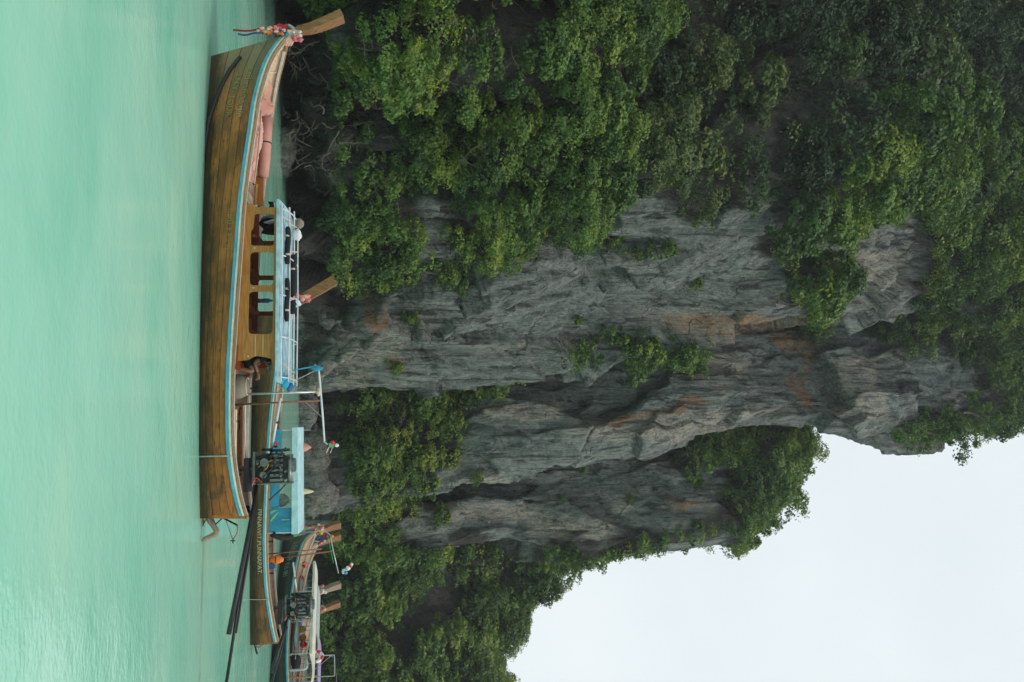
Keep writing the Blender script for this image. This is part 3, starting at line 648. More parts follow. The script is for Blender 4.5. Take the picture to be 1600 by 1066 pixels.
def hull_text(H, parent, txt, size, x0, below, mat, stretch=1.):
    words = txt.split(" "); tx = 0.
    for w in words:
        V, F = text_geo(w, size)
        if not len(V): continue
        x = x0 - (V[:, 0] + tx) * stretch; zg = np.interp(x, H.G[:, 0], H.G[:, 2]); zr = zg * .75 + np.mean(zg) * .25
        MB().add(H.on(x, zr - below + V[:, 1], 1, .022), F).build("lettering", mat, parent)
        tx += V[:, 0].max() + size * .38
def panel_geo(outer, holes, y0, y1):             # flat board with openings, loops in (x, z)
    from mathutils.geometry import tessellate_polygon
    loops = [outer] + list(holes); pts = [p for lo in loops for p in lo]
    tri = tessellate_polygon([[Vector((x, z, 0)) for x, z in lo] for lo in loops])
    n = len(pts); V = [(x, y0, z) for x, z in pts] + [(x, y1, z) for x, z in pts]
    F = [tuple(t) for t in tri] + [tuple(i + n for i in t[::-1]) for t in tri]; o = 0
    for lo in loops:
        k = len(lo); F += [(o + i, o + (i + 1) % k, o + n + (i + 1) % k, o + n + i) for i in range(k)]; o += k
    return V, F
def rounded(poly, r, n=4):
    out = []; k = len(poly)
    for i in range(k):
        p, a, b = np.array(poly[i]), np.array(poly[i - 1]), np.array(poly[(i + 1) % k])
        da, db = a - p, b - p; la, lb = np.linalg.norm(da), np.linalg.norm(db); rr = min(r, .45 * la, .45 * lb)
        s, e = p + da / la * rr, p + db / lb * rr
        for t in np.linspace(0, 1, n): out.append(tuple((1 - t) ** 2 * s + 2 * t * (1 - t) * p + t * t * e))
    return out
def garland(root, base, seed, cols, n=26, spread=.13, tails=(), up=.0):
    r = np.random.default_rng(seed)
    per = max(1, n // len(cols))
    for k, c in enumerate(cols):
        m = MB()
        for _ in range(per):
            p = np.array(base) + r.normal(size=3) * [spread, spread * .9, spread * .8] + [0, 0, up]
            m.blob(p, .035 + .035 * r.random(), int(r.integers(99)), .35, 6, 4)
        m.build("garland", c, root, True)
    for (c, pts, w) in tails:                     # hanging ribbons
        P = catmull(np.array(pts, float), 10); G = np.zeros((10, 2, 3)); wv = np.array([.6, .5, .1]) * w
        G[:, 0] = P - wv; G[:, 1] = P + wv
        MB().grid(G).build("ribbon", c, root, True)
def prow_post(root, pts, wx, wy, mat="prow_wood"):   # tapered square timber along pts, fore-and-aft width wx, athwart wy (lists)
    V = []; n = len(pts); P = np.array(pts, float); T = np.gradient(P, axis=0); T /= np.linalg.norm(T, axis=1)[:, None]
    for p, t, a, b in zip(P, T, wx, wy):
        f = np.cross([0, 1, 0], t); f /= np.linalg.norm(f)
        for sx, sy in ((-1, -1), (1, -1), (1, 1), (-1, 1)): V.append(p + f * sx * a / 2 + np.array([0, sy * b / 2, 0]))
    F = [(i * 4 + k, i * 4 + (k + 1) % 4, i * 4 + 4 + (k + 1) % 4, i * 4 + 4 + k) for i in range(n - 1) for k in range(4)] + [(3, 2, 1, 0), tuple(range(4 * n - 4, 4 * n))]
    return MB().add(V, F).build("prow", mat, root)
def hull_parts(root, H, mat, rails=("rail_blue", "rail_white", "cap_wood"), vs=(0., .34, .48, .62, .76, .985), inside="pale_wood", floor_z=.22, sides=(1, -1), split=None):
    q = np.linspace(0, 1, 60)
    for sd in sides:
        MB().grid(H.grid(q, np.linspace(0, 1, 7), sd, -.014)).build("hull_side", "hull_inside", root, True)
        for k in range(len(vs) - 1):
            a, b = vs[k], vs[k + 1] - .007
            segs = [(0, 1)] if not split else [(split[k % len(split)] if j else 0, 1 if j else split[k % len(split)] - .0005) for j in (0, 1)]
            for q0, q1 in segs:
                me = MB().grid(H.grid(np.linspace(q0, q1, 44), np.linspace(a, b, 4), sd, .002 * (k % 2)))
                me.build("plank", mat, root, True)
        MB().grid(H.grid(q[2:-1], np.linspace(.35, .97, 6), sd, -.06)).build("inner_planking", inside, root, True)
        qq = np.linspace(0, .995, 60)
        MB().add(*H.sweep(qq, (.0, .03, -.125, -.06), sd)).build("rub_rail", rails[0], root)
        MB().add(*H.sweep(qq, (.0, .034, -.06, -.02), sd)).build("rub_rail", rails[1], root)
        MB().add(*H.sweep(qq, (-.13, .036, -.02, .012), sd)).build("gunwale", rails[2], root)
        MB().add(*H.sweep(qq[:-4], (-.16, -.13, -.03, .02), sd)).build("inner_rail", "rail_white" if rails[1] == "rail_white" else rails[1], root)
    zf = floor_z; xs = np.linspace(.3, H.G[-1, 0] * .93, 30); G = np.zeros((30, 2, 3))
    for i, x in enumerate(xs):
        b = abs(H.on(np.array([x]), np.array([zf]), 1, -.06)[0, 1]); G[i] = [(x, -b, zf), (x, b, zf)]
    MB().grid(G).build("floor", "deck_wood", root)
    for i in range(5, 30, 3):                     # ribs inside
        x = xs[i]; v = np.linspace(.36, .98, 6)
        for sd in sides:
            p = H.on(np.full(6, x), -.3 + (H.gun(x)[2] + .3) * v, sd, -.075); MB().tube(p, .025, 4).build("rib", "pale_wood" if i > 18 else "deck_wood", root)
    tr = H.pt(np.zeros(7), np.linspace(0, 1, 7), 1); V = [tuple(p) for p in tr] + [(p[0], -p[1], p[2]) for p in tr[::-1]]
    V2 = [(x - .06, y, z) for x, y, z in V]; n = len(V)
    MB().add(V + V2, [tuple(range(n)), tuple(range(2 * n - 1, n - 1, -1))] + [(i, (i + 1) % n, n + (i + 1) % n, n + i) for i in range(n)]).build("transom", mat, root)
def engine(root, c, scale=1., shaft=None, tiller=None, seed=0):
    """truck engine on a pivot with tiller and long propeller shaft; parts in boat axes"""
    c = np.array(c, float); S = scale; r = np.random.default_rng(seed)
    def B(name, m, mat, sm=False): return m.build(name, mat, eng, sm)
    eng = bpy.data.objects.new("engine", None); eng.empty_display_size = .2; link(eng, root)
    m = MB().box(c, (.62 * S, .36 * S, .42 * S)).box(c + [0, 0, .27 * S], (.56 * S, .24 * S, .14 * S), taper=.8).box(c - [0, 0, .27 * S], (.5 * S, .26 * S, .16 * S), taper=1.15); B("engine_block", m, "engine_black")
    m = MB()
    for k in range(6): m.box(c + [(-.26 + .104 * k) * S, .19 * S, .1 * S], (.05 * S, .06 * S, .26 * S))
    B("cylinder_ribs", m, "engine_grey")
    m = MB().tube([c + [-.3 * S, .12 * S, .36 * S], c + [.28 * S, .12 * S, .36 * S]], .05 * S, 8).tube([c + [-.3 * S, -.08 * S, .37 * S], c + [.28 * S, -.08 * S, .37 * S]], .04 * S, 8); B("manifold", m, "engine_grey", True)
    m = MB()
    for dx, dz, rr in ((.34, .1, .17), (.36, -.12, .12), (.35, .28, .08)): m.tube([c + [dx * S, .05, dz * S], c + [(dx + .06) * S, .05, dz * S]], rr * S, 14)
    B("pulley", m, "engine_black")
    B("air_filter", MB().tube([c + [.05 * S, 0, .36 * S], c + [.05 * S, 0, .47 * S]], .15 * S, 14), "engine_grey")
    B("alternator", MB().tube([c + [.12 * S, .2 * S, -.14 * S], c + [.12 * S, .32 * S, -.14 * S]], .09 * S, 12).tube([c + [-.14 * S, .2 * S, -.16 * S], c + [-.14 * S, .3 * S, -.16 * S]], .07 * S, 12), "engine_grey")
    for k in range(24):
        q = c + np.array([r.uniform(-.3, .3), r.uniform(.14, .24), r.uniform(-.3, .36)]) * S; m = MB()
        if k % 2: m.box(q, tuple(S * r.uniform(.03, .09, 3)), taper=.8)
        else: m.tube([q, q + np.array([r.uniform(-.1, .1), .06, r.uniform(-.06, .06)]) * S], S * r.uniform(.015, .04), 9)
        B("fitting", m, "engine_grey" if k % 3 == 0 else "engine_black")
    for k in range(10):
        a = c + r.normal(size=3) * [.2 * S, .05, .15 * S] + [0, .24 * S, 0]; b = c + r.normal(size=3) * [.2 * S, .05, .16 * S] + [0, .22 * S, -.04]
        B("hose", MB().tube(catmull(np.array([a, (a + b) / 2 + [0, .06, .1 * r.normal()], b]), 9), .014 * S, 6), "hose_amber" if k < 2 else "black_rubber", True)
    B("wire", MB().tube(catmull(np.array([c + [-.3 * S, .2 * S, -.2 * S], c + [-.2 * S, .24 * S, -.32 * S], c + [-.36 * S, .22 * S, -.4 * S]]), 8), .014 * S, 5), "wire_red")
    B("engine_mount", MB().box(c + [0, 0, -.38 * S], (.7 * S, .3 * S, .05)).tube([c + [0, 0, -.38 * S], c + [0, 0, -.75 * S]], .05 * S, 8).tube([c + [-.33 * S, -.2 * S, -.3 * S], c + [-.33 * S, -.2 * S, .4 * S], c + [-.33 * S, .2 * S, .4 * S], c + [-.33 * S, .2 * S, -.3 * S]], .02, 6), "engine_grey")
    if tiller is not None:
        B("tiller", MB().tube([c + [.3 * S, .02, -.05], tiller], .028, 8).tube([np.array(tiller), np.array(tiller) + [.02, 0, .02]], .03, 8), "white_pole", True)
        B("tiller_lashing", MB().tube([c * .35 + np.array(tiller) * .65, c * .33 + np.array(tiller) * .67], .042, 8).tube([c * .7 + np.array(tiller) * .3, c * .68 + np.array(tiller) * .32], .042, 8), "black_rubber")
    if shaft is not None:
        e = np.array(shaft, float); a = c + [-.3 * S, 0, -.34 * S]
        B("propeller_shaft", MB().tube([a, e], .034, 8), "engine_black", True)
        k1, k2 = a + (e - a) * .12, a + (e - a) * .72
        B("shaft_guard", MB().tube([k1 + [0, .07, .03], k2 + [0, .07, -.09]], .052, 8).tube([k1 + [0, .02, .06], k2 + [0, .0, .04]], .025, 6), "black_rubber", True)
        B("propeller", MB().tube([e, e + (e - a) * .02], .06, 8).box(e + (e - a) * .01 + [0, .1, .0], (.03, .2, .1), Matrix.Rotation(.5, 3, 'Y')).box(e + (e - a) * .01 - [0, .1, .0], (.03, .2, .1), Matrix.Rotation(-.5, 3, 'Y')), "engine_grey")
    return eng

# ---------------- the nearest boat
def boat_near():
    fr = Frame(WL(95, 330), WL(806, 317), 5.)
    root = thing("longtail_boat", "amber planked longtail boat with varnished cabin, nearest to the viewer", "boat", mat=fr.M, group="longtail boats moored in the bay")
    at = fr.at
    tab = []
    for u, h, y in ((806, 384, .42), (770, 374, .58), (700, 364, .8), (600, 363, .95), (500, 368, 1.02), (400, 375, 1.02), (300, 383, .98), (200, 397, .92), (150, 405, .82), (100, 420, .6), (72, 436, .36), (53, 453, .03)):
        p = at(u, h, y); tab.append((p[0], y, p[2]))
    H = Hull(tab, at(95, 330, 0)[0])
    hull_parts(root, H, "hull_amber", split=[.55, .38, .66, .45, .6])
    # dark chine batten that runs into the water
    q = np.linspace(.955, .45, 30); v = np.interp(q, [.45, .7, .8, .88, .92, .955], [.2, .21, .25, .35, .42, .5]); p = H.pt(q, v, 1, .03)
    MB().tube(p, .045, 6).build("chine_batten", "black_rubber", root, True)
    # prow
    b0 = at(58, 446, 0); b1 = at(48, 468, 0); b2 = at(36, 505, 0); b3 = at(25, 535, 0)
    b1 = b1 + [.0, 0, .0]; b2 = at(38, 505, 0); b15 = at(45, 485, 0); b25 = at(31.5, 521, 0); prow_post(root, [b0, b1, b15, b2, b25, b3], [.15, .15, .16, .165, .17, .17], [.12, .2, .27, .33, .36, .38])
    tailp = lambda *px: [at(u, h, .18) for u, h in px]
    for c, w, px in (("ribbon_red", .016, ((46, 452), (46, 430), (47, 400), (49, 364))), ("ribbon_blue", .014, ((52, 450), (52, 420), (54, 390), (55, 372))), ("ribbon_red", .05, ((43, 450), (42, 438), (44, 425)))):
        P = catmull(np.array(tailp(*px)), 12); P[:, 0] += .02 * np.sin(np.arange(12) * 1.3); G = np.stack([P - [w, 0, 0], P + [w, .03, 0]], 1); MB().grid(G).build("ribbon", c, root, True)
    r = np.random.default_rng(4)
    for c, n, u0, u1, h0, h1 in (("garland_peach", 16, 43, 50, 402, 436), ("garland_orange", 18, 46, 54, 406, 440), ("garland_pink", 15, 42, 47, 408, 440), ("garland_white", 10, 44, 50, 425, 445), ("garland_pink", 16, 55, 64, 458, 470), ("garland_white", 14, 50, 58, 458, 470)):
        m = MB()
        for _ in range(n): m.blob(at(r.uniform(u0, u1), r.uniform(h0, h1), .12 + .12 * r.random()), np.array([.026, .014, .03]) * (.6 + 1.1 * r.random()), int(r.integers(90)), 1.3, 9, 6, 4.)
        m.build("garland", c, root, True)
    m = MB()
    for k in range(5): m.tube(catmull(np.array([at(47, 452 + 3 * k, .2), at(58, 447 + 3.5 * k, .13), at(66, 440 + 4 * k, .05), at(70, 438 + 4 * k, -.1)]), 9), .04, 6)
    m.build("wrapped_cloth", "garland_peach", root, True)
    MB().tube([at(52, 447, .2), at(57, 452, .12), at(56, 446, .05)], .055, 7).build("wrapped_cloth", "ribbon_cyan", root, True)
    MB().tube(catmull(np.array([at(40, 451, .1), at(46, 459, .16), at(56, 459, .05), at(60, 455, -.12)]), 9), .04, 6).build("wrapped_cloth", "grey_cloth", root, True)
    # foredeck boards between the two sides at the bow
    for k in range(5):
        q0, q1 = .925 + .013 * k, .925 + .013 * (k + 1) - .001
        a, b = H.pt(np.array([q0, q1]), np.array([.93, .93]), 1); MB().add([(a[0], a[1] - .05, a[2]), (b[0], b[1] - .04, b[2]), (b[0], -b[1] + .04, b[2]), (a[0], -a[1] + .05, a[2])], [(0, 1, 2, 3)]).build("deck_board", "pale_wood", root)
    for u in (305, 312, 640, 665): 
        x = at(u, 372, .0)[0]; g = H.gun(x); MB().box((x, 0, g[2] - .16), (.16, 2 * g[1] - .2, .04)).build("thwart", "deck_wood" if u > 400 else "pale_wood", root)
    a, b = at(288, 401, .1), at(322, 398, .1); MB().tube([a, b], .035, 6).build("spar", "varnish", root)
    a, b = at(276, 408, -.5), at(322, 404, -.5); MB().box((a + b) / 2, (abs(a[0] - b[0]), .05, .16)).build("side_board", "varnish", root)
    MB().tube(catmull(np.array([at(118, 417, .36), at(122, 412, .3), at(124, 416, .2)]), 7), .014, 5).build("mooring_rope", "rope", root)
    # lettering
    hull_text(H, root, "ส.ณิชาภัทร", .2, at(104, 395, .4)[0], .43, "letter_yellow", 1.15)
    hull_text(H, root, "S.N.Y. TOUR", .17, at(116, 395, .4)[0], .66, "letter_yellow", 1.15)
    hull_text(H, root, "NJ124", .1, at(171, 380, .6)[0], .38, "letter_white")
    hull_text(H, root, "กระบี่ 3.3.2 ก", .14, at(328, 360, .85)[0], .3, "letter_yellow", 1.2)
    # cabin
    Y = .84
    P = lambda u, h: fr.xz(u, h, Y)
    outer = rounded([P(318, 379), P(319, 397), P(324, 401), P(324, 435), P(570, 432), P(578, 432), P(577, 427), P(560, 424), P(556, 399), P(563, 387), P(564, 366)], .05)
    holes = [rounded([P(334, 398), P(335, 429), P(384, 428), P(384, 392), P(360, 392), P(357, 396)], .06), rounded([P(394, 391), P(394, 428), P(446, 427), P(446, 390)], .09), rounded([P(456, 389), P(455, 427), P(522, 426), P(522, 388)], .09)]
    MB().add(*panel_geo(outer, holes, Y - .03, Y)).build("cabin_side", "varnish", root)
    Pf = lambda u, h: fr.xz(u, h, -Y)
    holes2 = [rounded([Pf(330, 405), Pf(330, 431), Pf(377, 430), Pf(377, 405)], .06), rounded([Pf(386, 404), Pf(386, 430), Pf(431, 429), Pf(431, 404)], .06), rounded([Pf(438, 404), Pf(438, 429), Pf(487, 428), Pf(487, 403)], .06), rounded([Pf(494, 403), Pf(494, 428), Pf(548, 427), Pf(548, 402)], .06)]
    zz = [z for lo in holes2 for _, z in lo]; xx = [x for lo in holes2 for x, _ in lo]; xl, xh = max(xx) + .07, min(min(xx) - .1, P(566, 372)[0]); zt = max(max(zz) + .05, P(440, 433)[1]); outer2 = [(xl, min(zz) - .3), (xl, zt), (xh, zt), (xh, min(zz) - .3)]
    MB().add(*panel_geo(outer2, holes2, -Y, -Y + .03)).build("cabin_side", "varnish_red", root)
    x0, x1 = P(318, 390)[0], P(564, 390)[0]
    for (u, h) in ((322, 401), (388, 398), (450, 396), (557, 388)):
        x, z = P(u, h); MB().tube([(x, Y, z), (x, Y + .014, z)], .022, 10).build("bolt", "steel", root)
    for hh, m_ in ((397, "varnish"), (368.5, "pale_wood")):
        z0, z1 = P(320, hh + 12)[1], P(564, hh)[1]
    xa, za = P(318, 378); xb, zb = P(564, 364.5)
    MB().tube([(xa, Y + .03, za), ((xa + xb) / 2, Y + .03, (za + zb) / 2 - .01), (xb, Y + .03, zb)], .028, 6).build("sill", "pale_wood", root)
    xr, zr = P(523, 399); 
    for hh in (399, 411):
        xr, zr = P(524, hh); xs_, zs_ = P(557, hh); MB().box(((xr + xs_) / 2, Y + .003, zr), (abs(xr - xs_), .006, .008)).build("seam_strip", "pale_wood", root)
    for u in (330, 388, 451): 
        x, z0 = P(u, 428); MB().box((x, 0, z0 - .02), (.07, 2 * Y - .08, .06)).build("roof_beam", "varnish_red", root)
    for u0, hh in ((376, 409), (428, 400), (484, 399), (520, 399)):   # seats
        xa = fr.xz(u0, 390, 0)[0]; z = fr.xz(u0, hh, 0)[1]; zb_ = fr.xz(u0, 384, 0)[1]
        MB().add(*panel_geo(rounded([(-.55, zb_), (-.55, z), (.45, z), (.45, zb_)], .12), [], xa - .03, xa + .03)).build("seat_back", "varnish_red", root).data.transform(Matrix(((0, 1, 0, 0), (1, 0, 0, 0), (0, 0, 1, 0), (0, 0, 0, 1))))
        MB().box((xa + .2, -.05, zb_ - .02), (.36, 1.2, .04)).build("seat", "varnish_red", root)
    # roof: cambered slab, edge trim, rails
    xa, za = P(314, 436.5); xb, zb = P(598, 434); n = 14
    G = np.zeros((n, 9, 3)); ys = np.linspace(-.94, .94, 9)
    for i in range(n):
        t = i / (n - 1); G[i] = [(xa + (xb - xa) * t, y, za + (zb - za) * t + .06 * (1 - (y / .94) ** 2) + .02) for y in ys]
    B_ = G.copy(); B_[..., 2] -= .045
    roof = MB().grid(G).grid(B_[:, ::-1]).grid(np.stack([G[:, 0], B_[:, 0]], 1)).grid(np.stack([B_[:, -1], G[:, -1]], 1)).grid(np.stack([B_[0], G[0]], 1)).grid(np.stack([G[-1], B_[-1]], 1)).build("roof", "paint_blue", root)
    MB().box(((xa + xb) / 2, .95, (za + zb) / 2 - .012), (xa - xb, .03, .05), Matrix.Rotation(math.atan2(za - zb, -(xa - xb)) * -1 if False else 0, 3, 'Y')).build("roof_trim", "paint_blue", roof)
    for y, dz, mt, rr in ((.88, .07, "white_pole", .018), (.5, .16, "white_pole", .02), (.1, .2, "white_pole", .018), (-.45, .2, "white_pole", .016), (.7, .06, "paint_deep_blue", .015)):
        MB().tube([(xa - .02 - .05 * abs(y), y, za + dz), ((xa + xb) / 2, y, (za + zb) / 2 + dz + .012), (xb, y, zb + dz)], rr, 6).build("roof_rail", mt, roof)
    for t in (.04, .3, .52, .75, .97):
        x, z = xa + (xb - xa) * t, za + (zb - za) * t
        MB().tube(catmull(np.array([(x, .88, z + .02), (x, .5, z + .16), (x, 0, z + .21), (x, -.5, z + .2), (x, -.88, z + .03)]), 12), .014, 5).build("roof_hoop", "white_pole", roof)
    # things lying on the roof
    def on_roof(name, label, cat, t0, t1, y, r_, mt, dz=.0):
        p0 = fr.world((xa + (xb - xa) * t0, y, za + (zb - za) * t0 + .1 * (1 - (y / .94) ** 2) + r_ + .02 + dz)); p1 = fr.world((xa + (xb - xa) * t1, y, za + (zb - za) * t1 + .1 * (1 - (y / .94) ** 2) + r_ + .02 + dz))
        th = thing(name, label, cat, loc=tuple((p0 + p1) / 2)); c = (p0 + p1) / 2
        MB().tube(catmull(np.array([p0 - c, (p0 - c) * .4 + [0, 0, .012], (p1 - c) * .4 - [0, 0, .008], p1 - c]), 12), [r_ * k for k in (.7, .95, 1, 1, .97, 1, 1, .98, 1, 1, .95, .7)], 10).build("roll", mt, th, True)
        for k in (.25, .75):
            q = (p0 - c) * (1 - k) + (p1 - c) * k; d = (p1 - p0) / np.linalg.norm(p1 - p0); MB().tube([q - d * .02, q + d * .02], r_ * 1.06, 10).build("strap", "rope", th)
    on_roof("rolled_mat", "black rolled mat at the front of the blue cabin roof", "mat", .13, .34, .6, .06, "dark_cloth")
    on_roof("rolled_mat", "black rolled mat along the middle of the blue cabin roof", "mat", .42, .66, .6, .055, "dark_cloth")
    on_roof("rolled_mat", "long black rolled mat near the ridge of the blue cabin roof", "mat", .26, .6, .12, .07, "dark_cloth")
    p = fr.world((P(353, 452)[0], .1, za + .3)); th = thing("bag", "white plastic bag tied on top of the blue cabin roof", "bag", loc=tuple(p))
    MB().blob((0, 0, -.04), (.13, .11, .1), 5, .7, 14, 10).build("sack", "bag_white", th, True); MB().blob((.1, 0, -.02), (.05, .05, .04), 8, .6).build("knot", "bag_white", th, True)
    p = fr.world((P(330, 452)[0], -.2, za + .27)); th = thing("bundle", "small brown cloth bundle at the front of the cabin roof", "bundle", loc=tuple(p))
    MB().blob((0, 0, 0), (.12, .1, .1), 15, .35).build("cloth", "basket", th, True); MB().tube([(-.02, 0, .1), (.02, 0, -.1)], .012, 5).build("tie", "rope", th)
    for k, (t, sd) in enumerate(((.08, 1), (.2, 2), (.49, 3), (.88, 4), (.93, 5))):
        x, z = xa + (xb - xa) * t, za + (zb - za) * t; r2 = np.random.default_rng(sd)
        pts = [np.array((x, .8, z + .02))] + [np.array((x - .1 * i * r2.random(), .8 - .22 * i, z + .06 + .06 * i + .05 * r2.normal())) for i in range(1, 4)]
        MB().tube(catmull(np.array(pts), 12), .014, 5).build("rope", "rope", roof)
    # blue tarpaulin tied at the rear of the roof with lines to the stern frame
    q0 = at(592, 440, .5)
    th = thing("tarpaulin", "bright blue tarpaulin bundled at the rear end of the cabin roof", "tarpaulin", loc=tuple(fr.world(q0)))
    d1 = fr.world(at(604, 452, .4)) - fr.world(q0)
    MB().blob((0, 0, 0), (.13, .1, .12), 3, .4, 12, 9).build("fold", "ribbon_cyan", th, True); MB().blob(d1 * .5, (.14, .1, .1), 6, .45, 12, 9).build("fold", "ribbon_cyan", th, True); MB().blob(d1, (.1, .08, .08), 9, .45, 12, 9).build("fold", "ribbon_blue", th, True)
    # stern frame: two uprights, a cross bar with a line of lamps
    u0, u1 = (.3, -.35)
    fb = [at(617, 372, .3), at(612, 499, .3)]; fb2 = [at(633, 374, -.35), at(626, 500, -.35)]
    fm = bpy.data.objects.new("stern_frame", None); fm.empty_display_size = .2; link(fm, root)
    MB().tube([fb[0] - [0, 0, .35], fb[1]], .024, 7).build("upright", "steel", fm, True); MB().tube([fb2[0] - [0, 0, .35], fb2[1]], .022, 7).build("upright", "rust_pole", fm, True)
    MB().tube([at(570, 492, .2), at(577, 498, .1), at(600, 500, 0), at(648, 504, -.1), at(690, 507, -.2)], [.012, .018, .024, .024, .02], 7).build("cross_bar", "white_pole", fm, True)
    MB().tube(catmull(np.array([at(607, 497, .3), at(613, 500, .3), at(613, 494, .3), at(616, 499, .28), at(618, 496, .3)]), 14), .03, 6).build("lashing", "rope", fm, True)
    MB().tube([at(629, 478, -.3), at(655, 506, -.15)], .008, 4).build("stay", "rope", fm); MB().tube([at(580, 452, .3), at(572, 494, .2)], .014, 5).build("stay", "ribbon_cyan", fm); MB().tube([at(598, 455, .3), at(577, 497, .1)], .008, 4).build("stay", "rope", fm)
    MB().blob(at(576, 495, .2), (.06, .05, .12), 4, .4).build("hanging_cloth", "curtain_blue", fm, True)
    MB().tube([at(690, 506, -.2), at(695, 512, -.2)], .02, 6).build("lamp_bracket", "steel", fm); MB().blob(at(692, 520, -.2), .05, 2, .15).build("red_lamp", "red_plastic", fm, True)
    MB().blob(at(696, 526, -.2), (.04, .04, .05), 2, .1).build("white_lamp", "white_plastic", fm, True); MB().box(at(696, 518, -.2), (.1, .06, .1)).build("lamp_housing", "curtain_green", fm)
    for k in (0, 1): MB().tube([at(698, 514 + 6 * k, -.2), at(708, 510 + 6 * k, -.2)], .006, 4).build("aerial", "steel", fm)
    # engine with tiller and long shaft
    engine(root, at(731, 427, -.05), .98, shaft=at(1085, 351, .15), tiller=at(624, 438, .25), seed=3)
    MB().box(at(742, 388, -.05), (.7, .5, .1)).build("engine_bed", "black_rubber", root); MB().tube(catmull(np.array([at(782, 420, .2), at(768, 436, .15), at(755, 448, .1), at(750, 452, 0)]), 10), .016, 6).build("exhaust_hose", "black_rubber", root, True)
    x = at(713, 340, .8)[0]; z0 = H.gun(x)[2]; pts = H.on(np.full(6, x), np.linspace(z0 - .04, .03, 6), 1, .035); MB().tube(pts, .016, 6).build("fender_rod", "steel", root)
    # rudder gear hanging off the stern
    rg = bpy.data.objects.new("rudder_gear", None); rg.empty_display_size = .2; link(rg, root)
    t_ = lambda pts, r_, m_, nm: MB().tube(catmull(np.array([at(u, h, y) for u, h, y in pts]), 14), r_, 7).build(nm, m_, rg, True)
    t_(((800, 351, .25), (796, 340, .25), (799, 327, .25), (812, 318, .25)), .035, "driftwood", "rudder_stock"); t_(((803, 322, .2), (815, 327, .2), (822, 333, .2), (832, 339, .2), (838, 330, .2), (843, 319, .2), (846, 316, .2)), [.05] * 5 + [.06] * 4 + [.05] * 3 + [.03, .02], "driftwood", "rudder_arm")
    t_(((804, 324, .2), (815, 332, .2), (822, 334, .2)), .045, "engine_grey", "rudder_strut")
    t_(((798, 326, .2), (808, 346, .2), (821, 371, .2)), .02, "engine_black", "brace"); t_(((822, 334, .2), (812, 345, .2), (808, 348, .2)), .014, "engine_black", "brace"); t_(((821, 371, .2), (832, 371, .2), (842, 365, .2), (844, 363, .2)), .018, "driftwood", "chain"); t_(((786, 355, .3), (810, 353, .25), (830, 359, .2), (844, 364, .2)), .006, "black_rubber", "stay_wire")
    MB().box(at(845, 364, .2), (.1, .03, .02)).box(at(845, 364, .2), (.02, .03, .1)).build("hook", "engine_black", rg)
    p = [at(800, 309, 0.), at(838, 310, 0.), at(822, 320, 0.), at(800, 330, 0.)]
    MB().add([tuple(a + [0, s_, -.03]) for s_ in (.03, -.03) for a in p], [(0, 1, 2, 3), (7, 6, 5, 4)] + [(i, (i + 1) % 4, 4 + (i + 1) % 4, 4 + i) for i in range(4)]).build("skeg", "algae", root)
    # cargo in the bow: tarpaulin sheet, rolled tarpaulin, crumpled cloth, side coaming boards at the stern
    rr0, rr1 = at(184, 417, -.36), at(276, 411, -.36); c = (rr0 + rr1) / 2
    th = thing("rolled_tarpaulin", "smooth pink rolled tarpaulin lying along the bow of the nearest boat", "tarpaulin", mat=fr.M @ Matrix.Translation(Vector(c)))
    MB().tube([rr0 - c, (rr0 - c) * .3, (rr1 - c) * .4, rr1 - c], [.13, .135, .135, .12], 14).build("roll", "tarp_pink", th, True); q = (rr0 - c) * .2 + (rr1 - c) * .1; MB().tube([q, q + [.03, 0, 0]], .142, 14).build("strap", "black_rubber", th)
    pc = at(150, 416, -.25); th = thing("tarpaulin", "flat pink tarpaulin sheet spread in the bow tip of the nearest boat", "tarpaulin", mat=fr.M @ Matrix.Translation(Vector(pc)))
    cs = [np.array(at(u, h, y)) - pc for u, h, y in ((124, 419, -.05), (182, 404, -.1), (180, 424, -.52), (150, 426, -.45))]
    G = np.array([[(cs[0] * (1 - a) + cs[1] * a) * (1 - b) + (cs[3] * (1 - a) + cs[2] * a) * b + [0, 0, .05 * math.sin(6 * a + 4 * b)] for b in np.linspace(0, 1, 9)] for a in np.linspace(0, 1, 12)])
    MB().grid(G).build("sheet", "tarp_pink", th, True); MB().tube([cs[0] * .45 + cs[1] * .55 + [0, 0, .05], cs[3] * .45 + cs[2] * .55 + [0, 0, .05]], .012, 5).build("hem", "tarp_pink", th)
    pc = at(225, 400, .2); th = thing("crumpled_cloth", "crumpled pale pink cloth heaped inside the near gunwale of the bow", "cloth", mat=fr.M @ Matrix.Translation(Vector(pc)))
    a0, a1 = at(176, 402, .25) - pc, at(287, 395, .35) - pc; nu, nv = 60, 18; G = np.zeros((nu, nv, 3))
    for i in range(nu):
        for j in range(nv):
            t, w = i / (nu - 1), j / (nv - 1); G[i, j] = a0 * (1 - t) + a1 * t + np.array([0, (w - .5) * .62, .19 * math.sin(math.pi * w) * (.4 + .6 * math.sin(math.pi * min(1, t * 1.25 + .1))) - .1])
    f = G.reshape(-1, 3); f[:, 2] += .12 * (1 - np.abs(fbm(f * [5, 7, 4], 3, 3)) * 1.6) - .05; f[:, 1] += .05 * fbm(f * 6, 8, 3)
    MB().grid(G).build("cloth", "cloth_pink", th, True); MB().tube(catmull(np.array([a0 + [0, .1, .1], a0 * .5 + a1 * .5 + [0, .2, .12], a1 + [0, .1, .05]]), 14), .02, 5).build("hem", "cloth_pink", th, True)
